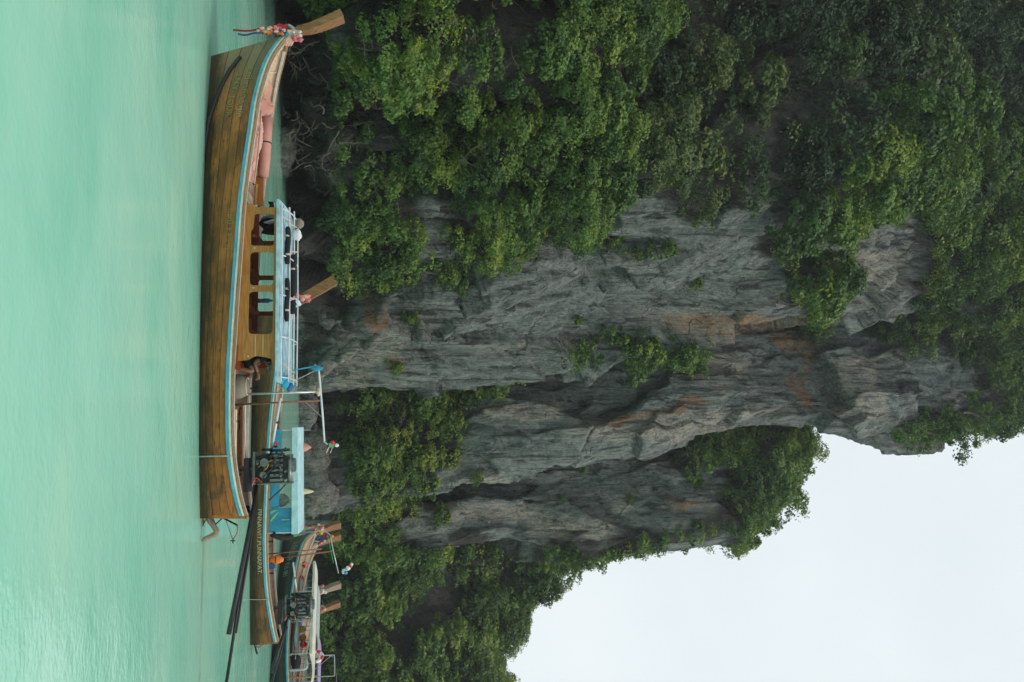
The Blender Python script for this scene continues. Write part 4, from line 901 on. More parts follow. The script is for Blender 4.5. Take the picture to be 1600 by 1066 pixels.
    for y, mt, u0, u1, h0, h1 in ((.45, "pale_wood", 640, 740, 368, 366), (-.5, "prow_wood", 640, 735, 377, 378), (-.62, "rail_white", 630, 760, 381, 382)):
        a, b = at(u0, h0, y), at(u1, h1, y); MB().box((a + b) / 2, (abs(a[0] - b[0]), .12, .05)).build("coaming", mt, root)
    # gear behind the cabin
    p = at(604, 365, .35); th = thing("basket", "round beige woven basket standing behind the crouching person", "basket", mat=fr.M @ Matrix.Translation(Vector(p)))
    prof = [(.17, -.25), (.24, -.1), (.26, .05), (.25, .16), (.2, .26), (.12, .31), (.02, .33)]; nn = 20
    MB().add([(a * math.cos(2 * math.pi * k / nn), a * math.sin(2 * math.pi * k / nn), z) for a, z in prof for k in range(nn)], [(i * nn + k, i * nn + (k + 1) % nn, (i + 1) * nn + (k + 1) % nn, (i + 1) * nn + k) for i in range(len(prof) - 1) for k in range(nn)]).build("weave", "basket", th, True)
    MB().tube([(.18 * math.cos(k * .4), .18 * math.sin(k * .4), .28) for k in range(17)], .016, 5).build("rim", "rope", th, True)
    p = at(607, 397, -.2); th = thing("paddle", "small black paddle handle sticking up beside the beige basket", "paddle", loc=tuple(fr.world(p)))
    MB().tube([(0, 0, -.3), (0, 0, .08)], .02, 6).build("handle", "black_rubber", th); MB().box((0, 0, .1), (.09, .04, .05)).build("grip", "black_rubber", th)
    # laundry hanging in the front window
    for lab, mt, px, w, hgt, sd in (("black shirt hanging in the front window of the cabin", "dark_cloth", (354, 429), .2, .34, 3), ("grey patterned cloth hanging in the front window of the cabin", "grey_cloth", (342, 429), .15, .3, 5), ("black cap hanging at the front end of the cabin roof", "dark_cloth", (321, 428), .1, .12, 8)):
        p = at(*px, -.3); th = thing("hanging_cloth", lab, "cloth", mat=fr.M @ Matrix.Translation(Vector(p)))
        G = np.array([[((a - .5) * w * 2 * (1 - .25 * b), .06 * math.sin(9 * a + 3 * b + sd), -b * hgt * (.85 + .15 * math.sin(7 * a + sd))) for b in np.linspace(0, 1, 10)] for a in np.linspace(0, 1, 14)])
        MB().grid(G).build("fabric", mt, th, True); MB().tube([(-w * .6, 0, .01), (w * .6, 0, .01)], .008, 4).build("hanger", "steel", th)
    p = at(470, 424, -.5); th = thing("bottle", "blue bottle hanging in the rear cabin window", "bottle", mat=fr.M @ Matrix.Translation(Vector(p)))
    MB().tube([(0, 0, .03), (0, 0, -.02), (0, 0, -.05), (0, 0, -.18)], [.02, .02, .05, .05], 12).build("body", "blue_plastic", th, True); MB().tube([(0, 0, -.18), (0, 0, -.27), (.03, 0, -.3)], [.045, .05, .03], 9).build("sleeve", "rust_pole", th, True)
    return fr, root, H
FR1, BOAT1, H1 = boat_near()

# ---------------- the person crouching at the stern of the nearest boat
def skin_mesh(name, joints, edges, mat, parent, root_idx=0, sub=2):
    me = bpy.data.meshes.new(name); me.from_pydata([tuple(j[0]) for j in joints], edges, [])
    o = bpy.data.objects.new(name, me); COL.objects.link(o)
    md = o.modifiers.new("skin", 'SKIN')
    bpy.context.view_layer.update()
    sv = me.skin_vertices[0].data
    for i, j in enumerate(joints): sv[i].radius = j[1] if isinstance(j[1], tuple) else (j[1], j[1]); sv[i].use_root = (i == root_idx)
    sb = o.modifiers.new("sub", 'SUBSURF'); sb.levels = sub; sb.render_levels = sub
    bpy.context.view_layer.update()
    m2 = bpy.data.meshes.new_from_object(o.evaluated_get(bpy.context.evaluated_depsgraph_get())); m2.name = name
    bpy.data.objects.remove(o); bpy.data.meshes.remove(me)
    m2.materials.clear(); m2.materials.append(MATS[mat]); m2.polygons.foreach_set("use_smooth", [True] * len(m2.polygons))
    return obj(name, m2, parent)
def person(fr):
    at = fr.at; base = at(558, 380, .25)
    th = thing("person", "person in black shirt and grey cap crouching behind the cabin", "person", mat=fr.M @ Matrix.Translation(Vector(base)))
    p = lambda u, h, y: np.array(at(u, h, y)) - base
    pel, sp, ch, nk, hd = p(556, 385, .3), p(555, 396, .3), p(558, 408, .3), p(564, 415, .3), p(569, 421, .3)
    top = hd + (hd - nk) * .75
    sn, sf = p(560, 410, .48), p(560, 411, .12); en, ef = p(566, 398, .55), p(570, 401, .05); wn_, wf = p(582, 403, .5), p(584, 402, .15)
    hn, hf = p(557, 384, .4), p(557, 384, .2); kn, kf = p(581, 396, .48), p(588, 393, .15); an, af = p(575, 369, .5), p(590, 369, .15); tn, tf = an + [-.16, 0, -.04], af + [-.16, 0, -.04]
    J = [(pel, .12), (sp, .11), (ch, .125), (nk, .05), (hd, (.085, .08)), (top, .07), (sn, .065), (en, .042), (wn_, .03), (sf, .065), (ef, .042), (wf, .03), (hn, .085), (kn, .06), (an, .04), (tn, .035), (hf, .085), (kf, .06), (af, .04), (tf, .035)]
    E = [(0, 1), (1, 2), (2, 3), (3, 4), (4, 5), (2, 6), (6, 7), (7, 8), (2, 9), (9, 10), (10, 11), (0, 12), (12, 13), (13, 14), (14, 15), (0, 16), (16, 17), (17, 18), (18, 19)]
    body = skin_mesh("body", J, E, "skin", th)
    for w, e, sgn in ((wn_, en, 1), (wf, ef, -1)):             # hands: palm and five bent fingers
        d = (w - e) / np.linalg.norm(w - e); side = np.array([0, 1., 0]) * sgn; dn = np.cross(d, side); palm = w + d * .07
        JJ = [(w, .028), (palm, (.04, .02))]; EE = [(0, 1)]
        for k, (o_, ln) in enumerate(((-.03, .07), (-.01, .08), (.012, .075), (.032, .06))):
            a = palm + d * .03 + side * o_; i = len(JJ); dd = np.array([0, 0, -1.])
            JJ += [(a, .011), (a + d * ln * .55 + dd * .012, .009), (a + d * ln * .8 + dd * .045, .008)]; EE += [(1, i), (i, i + 1), (i + 1, i + 2)]
        a = palm - d * .03 - side * .035; i = len(JJ); JJ += [(a, .012), (a - side * .03 + d * .03, .01), (a - side * .03 + d * .06, .008)]; EE += [(1, i), (i, i + 1), (i + 1, i + 2)]
        skin_mesh("hand", JJ, EE, "skin", body, 1, 1)
    f = (hd - nk) / np.linalg.norm(hd - nk); look = np.array([-.85, .25, -.45]); look /= np.linalg.norm(look); sd_ = np.cross(look, [0, 0, 1]); sd_ /= np.linalg.norm(sd_)
    MB().blob(hd + look * .1 - f * .005, (.018, .016, .022), 1, .1, 8, 6).build("nose", "skin", body, True)
    for s_ in (-1, 1):
        MB().blob(hd + look * .088 + sd_ * .03 * s_ + f * .02, .011, 2, .05, 8, 6).build("eye", "white_plastic", body, True); MB().blob(hd + sd_ * .088 * s_, (.02, .015, .03), 3, .1, 8, 6).build("ear", "skin", body, True)
    MB().box(hd + look * .088 - f * .035, (.01, .04, .008)).build("mouth", "ribbon_red", body)
    m = MB()
    V = [(math.sin(t) * math.cos(a), math.sin(t) * math.sin(a), math.cos(t)) for t in np.linspace(0, 1.5, 6) for a in np.linspace(0, 2 * math.pi, 14, endpoint=False)]
    axz = f * .5 + np.array([0, 0, .8]) - look * .25; axz /= np.linalg.norm(axz); axx = look - axz * np.dot(look, axz); axx /= np.linalg.norm(axx); axy = np.cross(axz, axx)
    cc = hd + axz * .03
    m.add([cc + (axx * x + axy * y + axz * z) * .115 for x, y, z in V], [(i * 14 + k, i * 14 + (k + 1) % 14, i * 14 + 14 + (k + 1) % 14, i * 14 + 14 + k) for i in range(5) for k in range(14)]).build("cap", "cap_grey", th, True)
    G = np.array([[cc + axx * (.1 + .1 * b * math.cos(a)) + axy * .1 * math.sin(a) * (1 + .0 * b) + axz * (.005 - .03 * b) for b in (0, .5, 1)] for a in np.linspace(-1.3, 1.3, 9)]); MB().grid(G).build("cap_brim", "cap_grey", th, True)
    MB().blob(hd - look * .03 + axz * .0, (.098, .092, .085), 7, .12, 12, 8).build("hair", "dark_cloth", th, True)
    JS = [(pel + (sp - pel) * .1, .15), (sp, .145), (ch, .155), (nk - (nk - ch) * .35, .085), (sn, .09), (sn * .35 + en * .65, .07), (sf, .09), (sf * .35 + ef * .65, .07)]
    skin_mesh("shirt", JS, [(0, 1), (1, 2), (2, 3), (2, 4), (4, 5), (2, 6), (6, 7)], "dark_cloth", th)
    skin_mesh("shorts", [(pel, .14), (hn, .105), (hn * .2 + kn * .8, .085), (hf, .105), (hf * .2 + kf * .8, .085)], [(0, 1), (1, 2), (0, 3), (3, 4)], "dark_cloth", th)
person(FR1)
MB().box(FR1.at(562, 379, .25), (.5, 1.2, .05)).build("thwart", "varnish_red", BOAT1)

# ---------------- plastic film
def film_mat():
    m, n, l, b = new_mat("clear_film")
    tr = N(n, "ShaderNodeBsdfTransparent"); tr.inputs[0].default_value = (.86, .93, .9, 1); mx = N(n, "ShaderNodeMixShader")
    tc = N(n, "ShaderNodeTexCoord").outputs["Object"]; f = noise(n, l, mapping(n, l, tc, (3, 3, 1.2)), 2, 4)
    l.new(ramp(n, l, f, [(.4, .12), (.7, .3)]), mx.inputs[0]); b.inputs["Base Color"].default_value = (.5, .6, .55, 1); b.inputs["Roughness"].default_value = .15
    l.new(tr.outputs[0], mx.inputs[1]); l.new(b.outputs[0], mx.inputs[2]); l.new(mx.outputs[0], n["Material Output"].inputs[0])
film_mat()

# ---------------- second boat, blue awning
def boat_second():
    fr = Frame(WL(502, 398), WL(1003, 393), 3.); at = fr.at
    root = thing("longtail_boat", "brown longtail boat with pale blue awning, moored behind the nearest boat", "boat", mat=fr.M, group="longtail boats moored in the bay")
    tab = []
    for u, h, y in ((1003, 434, .5), (975, 428, .62), (920, 420, .8), (850, 417, .95), (780, 419, 1.05), (700, 423, 1.05), (640, 428, 1.), (590, 434, .9), (545, 441, .75), (510, 448, .5), (488, 456, .26), (474, 463, .03)):
        p = at(u, h, y); tab.append((p[0], y, p[2]))
    H = Hull(tab, at(502, 398, 0)[0])
    hull_parts(root, H, "hull_brown", split=[.4, .6, .5, .35])
    prow_post(root, [at(478, 455, 0), at(467, 473, 0), at(453, 498, 0), at(438, 523, 0)], [.26, .3, .32, .32], [.12, .2, .26, .3])
    r = np.random.default_rng(9)
    for c, n, u0, u1, h0, h1 in (("garland_pink", 16, 461, 470, 468, 484), ("garland_peach", 8, 462, 468, 470, 480), ("garland_pink", 10, 459, 464, 452, 466)):
        m = MB()
        for _ in range(n): m.blob(at(r.uniform(u0, u1), r.uniform(h0, h1), .1 + .15 * r.random()), np.array([.05, .03, .05]) * (.8 + .8 * r.random()), int(r.integers(90)), .8, 7, 5, 3.)
        m.build("garland", c, root, True)
    MB().tube(catmull(np.array([at(463, 450, .25), at(466, 458, .25), at(471, 465, .2), at(476, 468, .05)]), 10), .07, 7).build("wrapped_cloth", "awning_blue", root, True)
    MB().tube([at(477, 466, .1), at(483, 452, .22), at(488, 446, .28)], .035, 6).build("wrapped_cloth", "awning_blue", root, True)
    hull_text(H, root, "PINNAWIT.PUNNAPAT.", .19, at(795, 408, .97)[0], .3, "letter_cream", 1.02)
    hull_text(H, root, "ก ๑๒๓", .17, at(556, 430, .7)[0], .3, "letter_white", 1.)
    # awning
    Y = .9; P = lambda u, h: fr.xz(u, h, Y)
    xa, za = P(668, 465.5); xb, zb = P(834, 466); zl = P(668, 457)[1]
    n = 12; G = np.zeros((n, 9, 3)); ys = np.linspace(-1.0, 1.0, 9)
    for i in range(n):
        t = i / (n - 1); G[i] = [(xa + (xb - xa) * t, y, za + (zb - za) * t + .05 * (1 - y * y)) for y in ys]
    B_ = G.copy(); B_[..., 2] -= .03
    roof = MB().grid(G).grid(B_[:, ::-1]).grid(np.stack([G[:, 0], B_[:, 0]], 1)).grid(np.stack([B_[:, -1], G[:, -1]], 1)).grid(np.stack([B_[0], G[0]], 1)).grid(np.stack([G[-1], B_[-1]], 1)).build("awning", "awning_blue", root, False)
    for sd in (1, -1):
        MB().box(((xa + xb) / 2, sd * 1.005, (za + zl) / 2 - .0), (xa - xb, .02, za - zl)).build("valance", "awning_blue", roof)
    for u in (672, 735, 793, 832):
        for y in (Y, -Y):
            x, z = P(u, 458); g = H.gun(x); MB().tube([(x, y, g[2] - .1), (x, y, z + .1)], .018, 6).build("post", "white_pole", root)
    for y in (Y + .01,):
        for nm, mt, quad in (("side_curtain", "curtain_blue", ((672, 426), (793, 422), (793, 436), (672, 441))), ("side_curtain", "curtain_blue", ((793, 421), (832, 421), (832, 458), (793, 458))), ("side_curtain", "curtain_green", ((797, 423), (816, 423), (800, 436), (797, 436)))):
            pts = [P(u, h) for u, h in quad]; nn = 16; G = np.zeros((nn, 7, 3))
            for i in range(nn):
                a = i / (nn - 1)
                for j in range(7):
                    b = j / 6; q = (np.array(pts[0]) * (1 - a) + np.array(pts[1]) * a) * (1 - b) + (np.array(pts[3]) * (1 - a) + np.array(pts[2]) * a) * b
                    G[i, j] = (q[0], y + .02 * math.sin(9 * a + 2 * b) + (.012 if mt != "curtain_blue" else 0), q[1])
            MB().grid(G).build(nm, mt, root, True)
        a, b, c, d = [P(u, h) for u, h in ((672, 441), (793, 436), (793, 459), (672, 459))]
        MB().add([(q[0], y - .02, q[1]) for q in (a, b, c, d)], [(0, 1, 2, 3)]).build("clear_curtain", "clear_film", root)
        x, z = P(690, 433); V = [(x, y + .035, z - .06), (x - .16, y + .035, z - .03), (x - .1, y + .035, z + .1)]; MB().add(V, [(0, 1, 2)]).build("pennant", "red_plastic", root)
        x, z = P(812, 447); MB().box((x, y + .03, z), (.03, .01, .22)).build("stripe", "letter_white", root)
    MB().tube(catmull(np.array([at(834, 425, .9), at(840, 440, .7), at(838, 455, .3)]), 8), .1, 7).build("rolled_curtain", "dark_cloth", root, True)
    MB().tube([at(672, 466, -.5), at(672, 486, -.5)], .014, 5).build("roof_pole", "steel", root)
    for lab, mt, u, h0, h1, w in (("furled brown cloth standing above the pale blue awning", "tarp_pink", 699, 468, 486, .16), ("furled cream and pink cloth standing above the rear of the pale blue awning", "letter_cream", 768, 470, 490, .09)):
        p = at(u, h0, -.6); q = at(u, h1, -.6) - p; th = thing("furled_cloth", lab, "cloth", mat=fr.M @ Matrix.Translation(Vector(p)))
        MB().tube([np.zeros(3), q * .3, q * .7, q], [w, w * 1.1, w * .7, .02], 9).build("cloth", mt, th, True); MB().tube([-q * .1, q * 1.08], .012, 5).build("stick", "driftwood", th)
    p = at(782, 447, -.2); th = thing("hanging_bag", "dark brown bag hanging under the rear of the pale blue awning", "bag", mat=fr.M @ Matrix.Translation(Vector(p)))
    MB().blob((0, 0, -.1), (.2, .12, .2), 3, .5).build("bag_body", "hull_inside", th, True); MB().tube([(0, 0, .05), (0, 0, .3)], .012, 5).build("bag_strap", "black_rubber", th)
    # stern frame
    fm = bpy.data.objects.new("stern_frame", None); fm.empty_display_size = .2; link(fm, root)
    MB().tube([at(866, 418, .35), at(858, 503, .35)], .022, 7).build("upright", "rust_pole", fm, True); MB().tube([at(875, 418, -.3), at(861, 521, -.3)], .024, 7).build("upright", "rust_pole", fm, True)
    MB().tube([at(834, 463, .2), at(829, 507, .2), at(836, 516, .1), at(862, 521, 0), at(896, 529, -.1)], .018, 6).build("cross_bar", "steel", fm, True)
    MB().blob(at(838, 519, .1), .05, 2, .1).build("lamp", "orange_plastic", fm, True); MB().tube([at(836, 512, .2), at(880, 521, .1)], .01, 5).build("stay", "ribbon_green", fm)
    pb = at(893, 538, -.1); th = thing("float", "white, red and blue floats hanging from the second boat's mast", "float", loc=tuple(fr.world(pb)))
    for k, (c, d) in enumerate((("white_plastic", (0, 0, 0)), ("white_plastic", (-.1, 0, .12)), ("red_plastic", (-.16, .02, .2)), ("blue_plastic", (.02, -.08, .05)), ("white_plastic", (-.22, 0, .24)))): MB().blob(d, .09 - .01 * k, k, .25).build("ball", c, th, True)
    p = at(875, 425, .3); th = thing("life_jacket", "orange life jacket hung by the rusty uprights of the second boat", "life jacket", mat=fr.M @ Matrix.Translation(Vector(p)))
    MB().blob((0, 0, .12), (.14, .07, .24), 4, .3).build("vest", "orange_plastic", th, True); MB().box((0, .07, .12), (.2, .01, .03)).build("belt", "black_rubber", th)
    engine(root, at(948, 467, -.05), 1.05, shaft=at(1085, 421, .1), tiller=at(880, 458, .2), seed=5)
    MB().box(at(956, 438, -.05), (.7, .5, .12)).build("engine_bed", "black_rubber", root)
    rg = bpy.data.objects.new("rudder_gear", None); rg.empty_display_size = .2; link(rg, root)
    for pts, r_, mt in ((((996, 410, .3), (993, 398, .3), (1000, 392, .3), (1022, 388, .3)), .035, "driftwood"), (((995, 398, .2), (1004, 408, .2), (1000, 415, .2)), .03, "engine_grey"), (((1000, 394, .2), (1012, 404, .2), (1003, 412, .2)), .025, "driftwood"), (((998, 396, .1), (1016, 400, .1), (1022, 402, .1)), .03, "engine_black")):
        MB().tube(catmull(np.array([at(*q) for q in pts]), 10), r_, 6).build("rudder_bar", mt, rg, True)
    x = at(937, 410, .8)[0]; pts = H.on(np.full(6, x), np.linspace(H.gun(x)[2] - .03, .03, 6), 1, .04); MB().tube(pts, .012, 5).build("rope", "rope", root)
    p = at(885, 422, .3); th = thing("jerrycan", "blue jerrycan standing in the stern of the second boat", "jerrycan", mat=fr.M @ Matrix.Translation(Vector(p)))
    MB().box((0, 0, 0), (.18, .14, .26), taper=.85).build("can", "ribbon_blue", th); MB().tube([(-.06, 0, .16), (.06, 0, .16)], .02, 6).build("can_handle", "ribbon_blue", th)
    return fr, H
boat_second()

# ---------------- the boats moored farther off
GEN = [(0, .5, .95), (.5, .64, .83), (1.6, .82, .72), (3, .96, .68), (4.5, 1.04, .7), (6, 1.04, .78), (7.3, .96, .87), (8.5, .8, 1.03), (9.2, .58, 1.18), (9.8, .34, 1.4), (10.1, .18, 1.52), (10.35, .03, 1.68)]
def boat_far(label, stem, stern, mat, rails, prow_cols, seed, text=None, tip=2.75, prowmat="prow_wood"):
    fr = Frame(stem, stern); k = fr.L / 9.75
    root = thing("longtail_boat", label, "boat", mat=fr.M, group="longtail boats moored in the bay")
    H = Hull([(x * k, b, z) for x, b, z in GEN], 9.75 * k)
    hull_parts(root, H, mat, rails)
    X = 10.3 * k
    prow_post(root, [(X - .05, 0, 1.55), (X + .15, 0, 1.85), (X + .36, 0, 2.3), (X + .5, 0, tip)], [.22, .24, .26, .26], [.12, .24, .36, .4], prowmat)
    r = np.random.default_rng(seed)
    for c in prow_cols:
        m = MB()
        for _ in range(7): m.blob((X + .1 + .12 * r.normal(), .12 + .1 * r.normal(), 1.75 + .14 * r.normal()), np.array([.06, .05, .06]) * (.8 + r.random()), int(r.integers(90)), .7, 7, 5, 3.)
        m.build("garland", c, root, True)
        a = r.uniform(-.1, .25); P = catmull(np.array([(X + a, .15, 1.75), (X + a + .05, .2, 1.4), (X + a, .22, .9 + .3 * r.random())]), 8)
        MB().grid(np.stack([P - [.04, 0, 0], P + [.04, .02, 0]], 1)).build("ribbon", c, root, True)
    if text: hull_text(H, root, *text)
    return fr, root, H, k
def flat_roof(root, x0, x1, z, w, mat, t=.06, camber=.1):
    n = 10; G = np.array([[(x0 + (x1 - x0) * i / (n - 1), y, z + camber * (1 - (y / w) ** 2)) for y in np.linspace(-w, w, 9)] for i in range(n)]); B_ = G.copy(); B_[..., 2] -= t
    ro = MB().grid(G).grid(B_[:, ::-1]).grid(np.stack([G[:, 0], B_[:, 0]], 1)).grid(np.stack([B_[:, -1], G[:, -1]], 1)).grid(np.stack([B_[0], G[0]], 1)).grid(np.stack([G[-1], B_[-1]], 1)).build("roof", mat, root)
    for x in np.linspace(x0 + .1 * np.sign(x1 - x0), x1 - .1 * np.sign(x1 - x0), 4):
        for y in (w - .06, -w + .06): MB().tube([(x, y, .6), (x, y, z)], .022, 6).build("post", "steel", root)
    return ro
def stern_frame(root, x, k, w=.5, h=2.6, L=2.2):
    fm = bpy.data.objects.new("stern_frame", None); fm.empty_display_size = .2; link(fm, root)
    for y in (-w, w): MB().tube([(x, y, .5), (x - .05, y, h)], .024, 6).build("upright", "steel", fm)
    MB().tube([(x + .5, 0, h - .25), (x + .4, 0, h), (x - L, .1, h + .2)], .02, 6).build("cross_bar", "steel", fm); MB().tube([(x - .05, -w, h), (x - .05, w, h)], .02, 6).build("cross_tie", "steel", fm)
    MB().tube([(x, -w, 1.2), (x - .05, w, h - .1)], .015, 5).build("brace", "steel", fm)
v3 = np.array(WL(1066, 424)) - np.array(WL(862, 441)); v3 /= np.linalg.norm(v3)
W3 = np.array(WL(846, 442))
fr3, b3, H3, k3 = boat_far("dark green longtail boat with white lettering and cream roof, right of the awning boat", W3, W3 + v3 * 9.6, "hull_green", ("rail_blue", "rail_white", "cap_wood"), ("garland_pink", "ribbon_yellow", "ribbon_red", "garland_white"), 12, ("อ.ภัทรนิล", .42, 9.2, .62, "letter_white", 1.1))
hull_text(H3, b3, "ทัวร์ 081", .3, 7.4, .62, "letter_white")
r3 = flat_roof(b3, fr3.at(900, 490, 0)[0], fr3.at(1046, 488, 0)[0], 1.62, .95, "tarp_cream", .1)
MB().box((4.6, 0, .55), (2.6, 1.7, .35)).build("cabin_base", "hull_inside", b3)
for k_, (c, u, h, y, sz, lab, cat) in enumerate((("tarp_grey", 990, 463, .3, (1.6, .9, .25), "pale grey tarpaulin covering seats of the dark green boat", "tarpaulin"), ("yellow_plastic", 984, 472, -.3, (.3, .3, .3), "yellow life jacket on the seats of the dark green boat", "life jacket"), ("orange_plastic", 997, 473, -.3, (.35, .3, .32), "orange life jacket on the seats of the dark green boat", "life jacket"),
        ("red_plastic", 1007, 474, -.3, (.3, .3, .3), "red life jacket on the seats of the dark green boat", "life jacket"), ("red_plastic", 882, 476, .2, (.3, .3, .25), "red cushion in the bow of the dark green boat", "cushion"), ("white_plastic", 912, 470, .2, (.7, .4, .2), "white box amidships in the dark green boat", "box"), ("red_plastic", 905, 471, .2, (.3, .35, .2), "red cushion beside the white box in the dark green boat", "cushion"), ("dark_cloth", 1034, 462, .3, (.7, .8, .4), "black bag at the stern of the dark green boat", "bag"), ("red_plastic", 1028, 464, .3, (.3, .5, .3), "red bag beside the black bag at the stern of the dark green boat", "bag"))):
    p = fr3.at(u, h, y); th = thing(cat.replace(" ", "_"), lab, cat, mat=fr3.M @ Matrix.Translation(Vector(p)))
    MB().blob((0, 0, 0), tuple(np.array(sz) / 2), k_, .25, 14, 9).build("body", c, th, True); MB().tube([(-sz[0] * .3, sz[1] * .5, 0), (0, sz[1] * .55, .02), (sz[0] * .3, sz[1] * .5, 0)], .015, 5).build("strap", "rope", th)
# wheelhouse frame at the stern of the dark green boat
p = fr3.at(1036, 465, .6); q = fr3.at(1050, 482, .6)
MB().tube(catmull(np.array([fr3.at(1024, 449, .6), fr3.at(1022, 470, .6), fr3.at(1026, 477, .6), fr3.at(1040, 480, .6), fr3.at(1046, 474, .6), fr3.at(1048, 449, .6)]), 18), .05, 6).build("window_frame", "tarp_grey", b3, True)
MB().tube([fr3.at(1058, 451, .5), fr3.at(1058, 486, .5)], .03, 6).build("post", "varnish", b3)
p = fr3.at(1026, 494, -.4); th = thing("life_ring", "red and white life ring hung behind the cream roof", "life ring", mat=fr3.M @ Matrix.Translation(Vector(p)))
for i in range(8):
    a = np.linspace(i * math.pi / 4, (i + 1) * math.pi / 4, 5); MB().tube([(.26 * math.cos(t), 0, .26 * math.sin(t)) for t in a], .07, 8).build("segment", "red_plastic" if i % 2 == 0 else "white_plastic", th, True)
W4 = W3 + np.array([1.1, 2.3, 0])
fr4, b4, H4, k4 = boat_far("brown longtail boat with red and white garland, close behind the dark green boat", W4, W4 + v3 * 9.4, "hull_dark", ("paint_blue", "rail_white", "cap_wood"), ("garland_white", "ribbon_red", "ribbon_blue"), 22)
stern_frame(b4, 2.2, k4, .7, 2.5); flat_roof(b4, 6.2, 3.4, 1.7, .9, "tarp_grey")
W5 = W3 + np.array([4.0, 3.4, 0])
fr5, b5, H5, k5 = boat_far("longtail boat with lilac and white gunwale behind the cream roof", W5, W5 + v3 * 9.6, "hull_dark", ("purple_paint", "rail_white", "purple_paint"), ("garland_white", "garland_pink"), 32, prowmat="driftwood")
flat_roof(b5, 6.4, 3., 1.72, .9, "purple_paint"); stern_frame(b5, 2., k5, .8, 2.7, 1.5)
W6 = W3 + np.array([5.6, 5.4, 0])
fr6, b6, H6, k6 = boat_far("farthest longtail boat with thin pink wrapped prow below the thicket", W6, W6 + v3 * 9.2, "hull_dark", ("rail_blue", "rail_white", "cap_wood"), ("garland_pink", "garland_peach"), 42, tip=2.7)
stern_frame(b6, 1.6, k6, .8, 2.6, 1.2)

# ------------------------------------------------------------------ single trees and shrubs
def make_crown(seed, kind):
    r = np.random.default_rng(seed)
    if kind == "tree":   n, ext, rr, sz, td, per = 13, np.array([1.5, 1.3, 1.0]), (.5, .95), .24, .45, 44
    elif kind == "airy": n, ext, rr, sz, td, per = 11, np.array([1.6, 1.2, 1.2]), (.3, .6), .22, .36, 26
    else:                n, ext, rr, sz, td, per = 8, np.array([.8, .7, .8]), (.35, .65), .18, .34, 48
    C = r.normal(size=(n, 3)) * ext * .55; C[:, 2] += ext[2] * (1.3 if kind != "bush" else .8)
    R = np.repeat((rr[0] + (rr[1] - rr[0]) * r.random(n))[:, None], 3, 1) * (.8 + .4 * r.random((n, 3)))
    a = leaves_from_lumps(C, R, np.repeat([[0, -.3, .3]], n, 0), .5 + .12 * r.normal(size=n), td, per, sz, r, .9)
    me = leaf_mesh("crown", *a, "leaf")
    tb = MB(); top = C.mean(0)
    tb.tube(catmull(np.array([(0, .1, -.6), (.08, 0, .1), (top[0] * .5, top[1] * .5, top[2] * .6), top * .95]), 8), [.13, .12, .11, .1, .085, .07, .06, .04], 7)
    for c in C[: 7]:
        b = top * r.uniform(.35, .75); tb.tube(catmull(np.array([b, (b + c) / 2 + r.normal(size=3) * .12, c]), 6), [.05, .045, .04, .03, .022, .014], 5)
    m2 = bpy.data.meshes.new("trunk"); m2.from_pydata(tb.v, [], tb.f); m2.materials.append(MATS["bark"])
    return me, m2
PROTO = {k: [make_crown(sd, k) for sd in sds] for k, sds in dict(tree=(1, 2, 3), airy=(4, 5), bush=(6, 7, 8)).items()}
def plant(kind, name, label, cat, u, h, Y, sc, group, seed):
    r = np.random.default_rng(seed); cr, tk = PROTO[kind][seed % len(PROTO[kind])]
    t = thing(name, label, cat, loc=tuple(PY(u, h, Y)), group=group); t.rotation_euler = (0, 0, r.uniform(-.6, .6) + (math.pi if seed % 2 else 0)); t.scale = (sc * r.uniform(.9, 1.15), sc, sc * r.uniform(.9, 1.2))
    obj("trunk", tk, t); obj("crown", cr, t)
def depth_at(u, h, keys):
    best = 1e9
    for k in keys:
        Q, Nn, pu, ph, _ = SHEETS[k]; i = np.argmin((pu - u) ** 2 + (ph - h) ** 2 + np.maximum(0, Q[:, 1] - np.min(Q[:, 1])) * .05); best = min(best, Q[i, 1])
    return best
SK = "trees on the skyline"
for k, (kind, u, h, sc, lab) in enumerate((
    ("tree", 668, 1205, 1.25, "leafy tree on the wooded crown, tight against the pillar's edge"),
    ("tree", 706, 1203, 1.4, "broad tree at the top of the wooded crown"),
    ("tree", 748, 1192, 1.35, "rounded tree right of the crown's highest point"),
    ("airy", 752, 1180, 1.2, "open-branched tree with sky showing through at the crown's corner"),
    ("airy", 772, 1165, 1.15, "thin leaning tree standing out at the crown's outermost corner"),
    ("tree", 775, 1135, .9, "small yellow-green tree below the crown's outermost corner"))):
    plant(kind, "tree", lab, "tree", u, h, 75, sc, SK, 100 + k)
for k, (kind, u, h, sc, lab) in enumerate((
    ("airy", 668, 1398, .8, "lowest small tree leaning from the pillar's top edge"),
    ("airy", 672, 1432, 1., "second small tree up the pillar's top edge"),
    ("tree", 668, 1468, .8, "third tree up the pillar's top edge, dense and round"),
    ("airy", 646, 1512, 1., "uppermost open tree on the pillar's top edge"))):
    plant(kind, "tree", lab, "tree", u, h, 67, sc, SK, 110 + k)
for k, (kind, u, h, sc, lab) in enumerate((
    ("tree", 888, 850, .9, "tree in the notch between the streaked wall and the low hill"),
    ("airy", 896, 775, 1.3, "open tree at the left shoulder of the low hill"),
    ("airy", 928, 752, 1.4, "tall see-through tree on the skyline of the low hill"),
    ("tree", 968, 735, 1.2, "dense tree on the ridge of the low hill"),
    ("tree", 1005, 722, 1.2, "rounded tree along the ridge of the low hill"),
    ("tree", 1045, 714, 1.3, "tree where the low hill's ridge leaves the picture"))):
    plant(kind, "tree", lab, "tree", u, h, 87, sc, SK, 120 + k)
SH = "shrubs rooted in the rock face"
